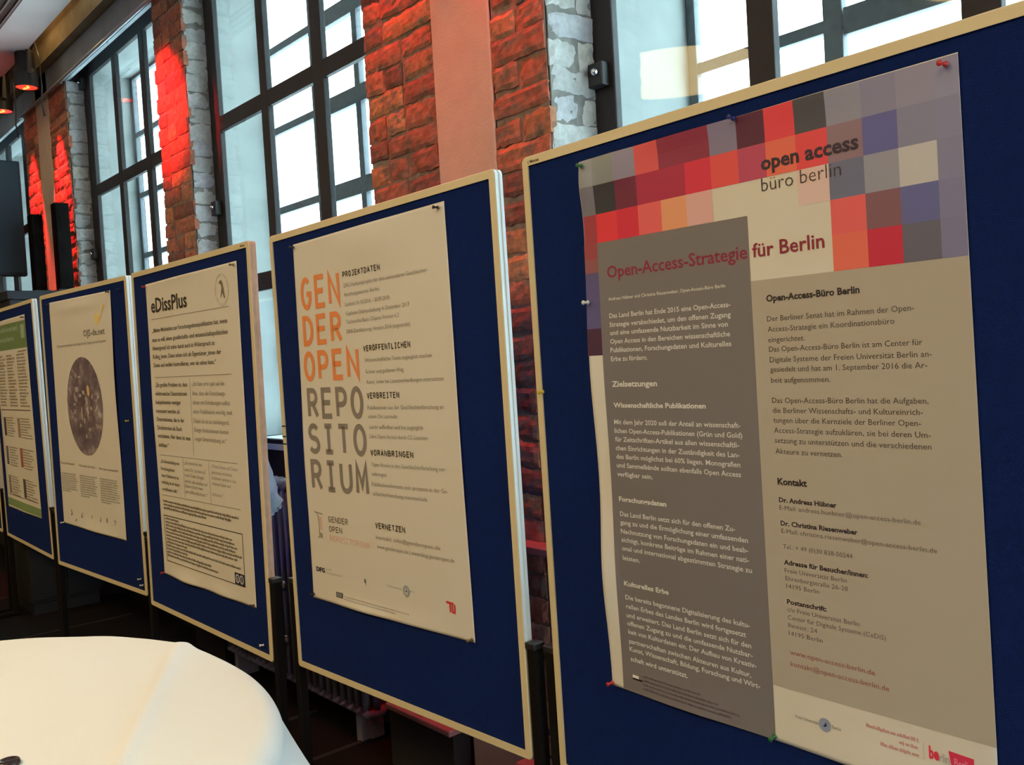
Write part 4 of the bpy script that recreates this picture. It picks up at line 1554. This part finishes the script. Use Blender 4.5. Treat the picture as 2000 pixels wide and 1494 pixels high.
def stage_lamp(x, y, z, label, power, target, angle=34, blend=.5):
    d_ = (Vector(target) - Vector((x, y, z))).normalized()
    rot = Vector((0, 0, -1)).rotation_difference(d_)
    hang = target is None or d_.z < -.97           # lamps that hang straight down keep their cans upright
    root = empty('stage_lamp', (x, y, z))
    if not hang:
        root.rotation_mode = 'QUATERNION'
        root.rotation_quaternion = rot
    tag(root, label, 'stage lamp', 'red stage lamps above the brick piers')
    b = MB()
    b.lathe([(.060, .03), (.072, .0), (.078, .0), (.078, .10), (.064, .13), (.064, .24), (.045, .27), (.02, .28)], (0, 0, 0), (0, 0, 1), 28)
    b.build('lamp_body', M_black, root, smooth=False)
    b = MB()
    b.lathe([(.004, .0), (.068, .0), (.068, .006), (.004, .006)], (0, 0, .004), (0, 0, 1), 28)
    ln = b.build('lens', M_lens, root)
    b = MB()
    b.tube([(-.035, -.012, .001), (.012, .010, .001), (.042, -.006, .001)], .007, 8)
    b.build('glowing_bulb', M_filament, ln, smooth=True)
    b = MB()
    b.box(-.098, -.090, -.015, .015, .08, .36)
    b.box(.090, .098, -.015, .015, .08, .36)
    b.box(-.098, .098, -.015, .015, .36, .368)
    b.box(-.02, .02, -.02, .02, .368, .44)
    b.build('yoke', M_black, root)
    b = MB()
    b.tube([(.05, .03, .26), (.09, .05, .30), (.14, .06, .18), (.15, .06, -.02), (.12, .06, -.12), (.13, .07, -.22)], .005, 8)
    b.build('cable', M_blackp, root, smooth=True)
    d = bpy.data.lights.new('red_beam', 'SPOT')
    d.energy = power * RED
    d.color = (1.0, .012, .020)
    d.spot_size = math.radians(angle)
    d.spot_blend = blend
    d.shadow_soft_size = .03
    lo = bpy.data.objects.new('red_beam', d)
    lo.location = Vector((x, y, z)) + d_ * .012
    lo.rotation_mode = 'QUATERNION'
    lo.rotation_quaternion = rot
    COL.objects.link(lo)


stage_lamp(-7.17, 1.80, 3.655, 'red glowing lamp hanging above the brick strip beside the second window', 240, (-7.17, 2.0, 2.60), 37)
stage_lamp(-7.91, 1.80, 3.66, 'red glowing lamp at the picture border under the soffit edge', 180, (-7.91, 2.0, 2.60), 37)
stage_lamp(-5.30, 1.10, 3.60, 'red stage lamp out of view aimed at the single brick pier', 330, (-5.14, 2.0, 3.06), 38, 1.0)
stage_lamp(-2.84, 1.78, 3.655, 'red stage lamp out of view above the left bricks of the near pier', 46, (-2.84, 2.0, 1.9), 52, 1.0)
stage_lamp(-2.22, 1.78, 3.655, 'red stage lamp out of view above the right bricks of the near pier', 48, (-2.22, 2.0, 1.9), 52, 1.0)

# ceiling slot vent in the soffit
vn = empty('slot_vent', (-6.2, 1.47, 3.90))
tag(vn, 'dark slotted air vent in the pale soffit', 'vent')
b = MB()
b.box(-1.6, 1.6, -.09, .09, -.004, .03)
b.build('vent_tray', mat('vent_dark', (.05, .04, .035), .6), vn)
for k in range(4):
    b = MB()
    b.box(-1.6, 1.6, -.084 + .05 * k, -.072 + .05 * k, -.012, .0)
    b.build('slat', mat('vent_slat', (.22, .19, .17), .5), vn)

# ------------------------------------------------------------------ far left: cabinet, screen and two column loudspeakers
cb = empty('tall_cabinet', (-7.05, 1.72, 0))
tag(cb, 'tall dark cabinet behind the far boards carrying screen and loudspeakers', 'cabinet')
M_cab = mat('dark_laminate', (.016, .018, .023), .6, spec=.3)
b = MB()
b.box(-.24, .24, -.215, .21, .08, 2.13)
b.build('carcass', mat('black_laminate', (.014, .014, .018), .5), cb, bevel=.004)
b = MB()
b.box(-.26, .25, -.228, .24, 2.13, 2.188)
b.build('top', M_cab, cb, bevel=.004)
b = MB()
b.box(-.22, .22, -.20, .22, 0, .08)
b.build('plinth', M_black, cb)
for y0, y1 in ((-.215, .008), (.012, .235)):
    b = MB()
    b.box(.24, .256, y0, y1, .10, 2.12)
    dr = b.build('door', M_cab, cb, bevel=.003)
    b = MB()
    yy = y1 - .03 if y0 < 0 else y0 + .03
    b.tube([(.256, yy, 1.0), (.276, yy, 1.0), (.276, yy, 1.16), (.256, yy, 1.16)], .005, 8)
    b.build('handle', M_grey, dr, smooth=True)

sn = empty('flat_screen', (-7.15, 1.62, 2.19))
tag(sn, 'large dark grey flat screen standing on the tall cabinet', 'screen')
b = MB()
b.box(-.03, .03, -.72, .085, .127, .93)
b.build('panel', mat('dark_grey_panel', (.020, .028, .036), .8, spec=.2), sn, bevel=.008)
b = MB()
b.box(.030, .033, -.70, .065, .15, .91)
b.build('display', mat('screen_off', (.024, .036, .047), .8, spec=.2), sn)
for yy in (-.10, .0):
    b = MB()
    b.box(-.10, .10, yy, yy + .03, 0, .012)
    b.box(-.015, .015, yy + .003, yy + .027, .012, .13)
    b.build('stand_foot', M_black, sn)


def column(x, y, w, top, label):
    c = empty('column_loudspeaker', (x, y, 2.19))
    tag(c, label, 'loudspeaker', 'slim column loudspeakers on the tall cabinet')
    h = top - 2.19
    b = MB()
    b.box(-.045, .045, -w / 2, w / 2, .012, h)
    b.build('cabinet', mat('speaker_black', (.004, .0035, .004), .9, spec=.08), c, bevel=.005)
    b = MB()
    b.box(.045, .050, -w / 2 + .007, w / 2 - .007, .03, h - .015)
    b.build('grille', mat('speaker_grille', (.005, .004, .004), .95, spec=.08, bump=.6, bscale=400), c)
    b = MB()
    b.box(-.07, .07, -w / 2 - .01, w / 2 + .01, 0, .012)
    b.build('base_plate', M_black, c)


column(-7.00, 1.746, .078, 2.728, 'shorter black column loudspeaker next to the dark screen')
column(-6.90, 1.885, .096, 2.800, 'taller black column loudspeaker in front of the red lit bricks')

# warm strip light in the cove above the soffit
cv = area_lamp('cove_strip', (-6.9, 1.84, 4.38), .10, 10.0 * WARM, (1.0, .72, .32))
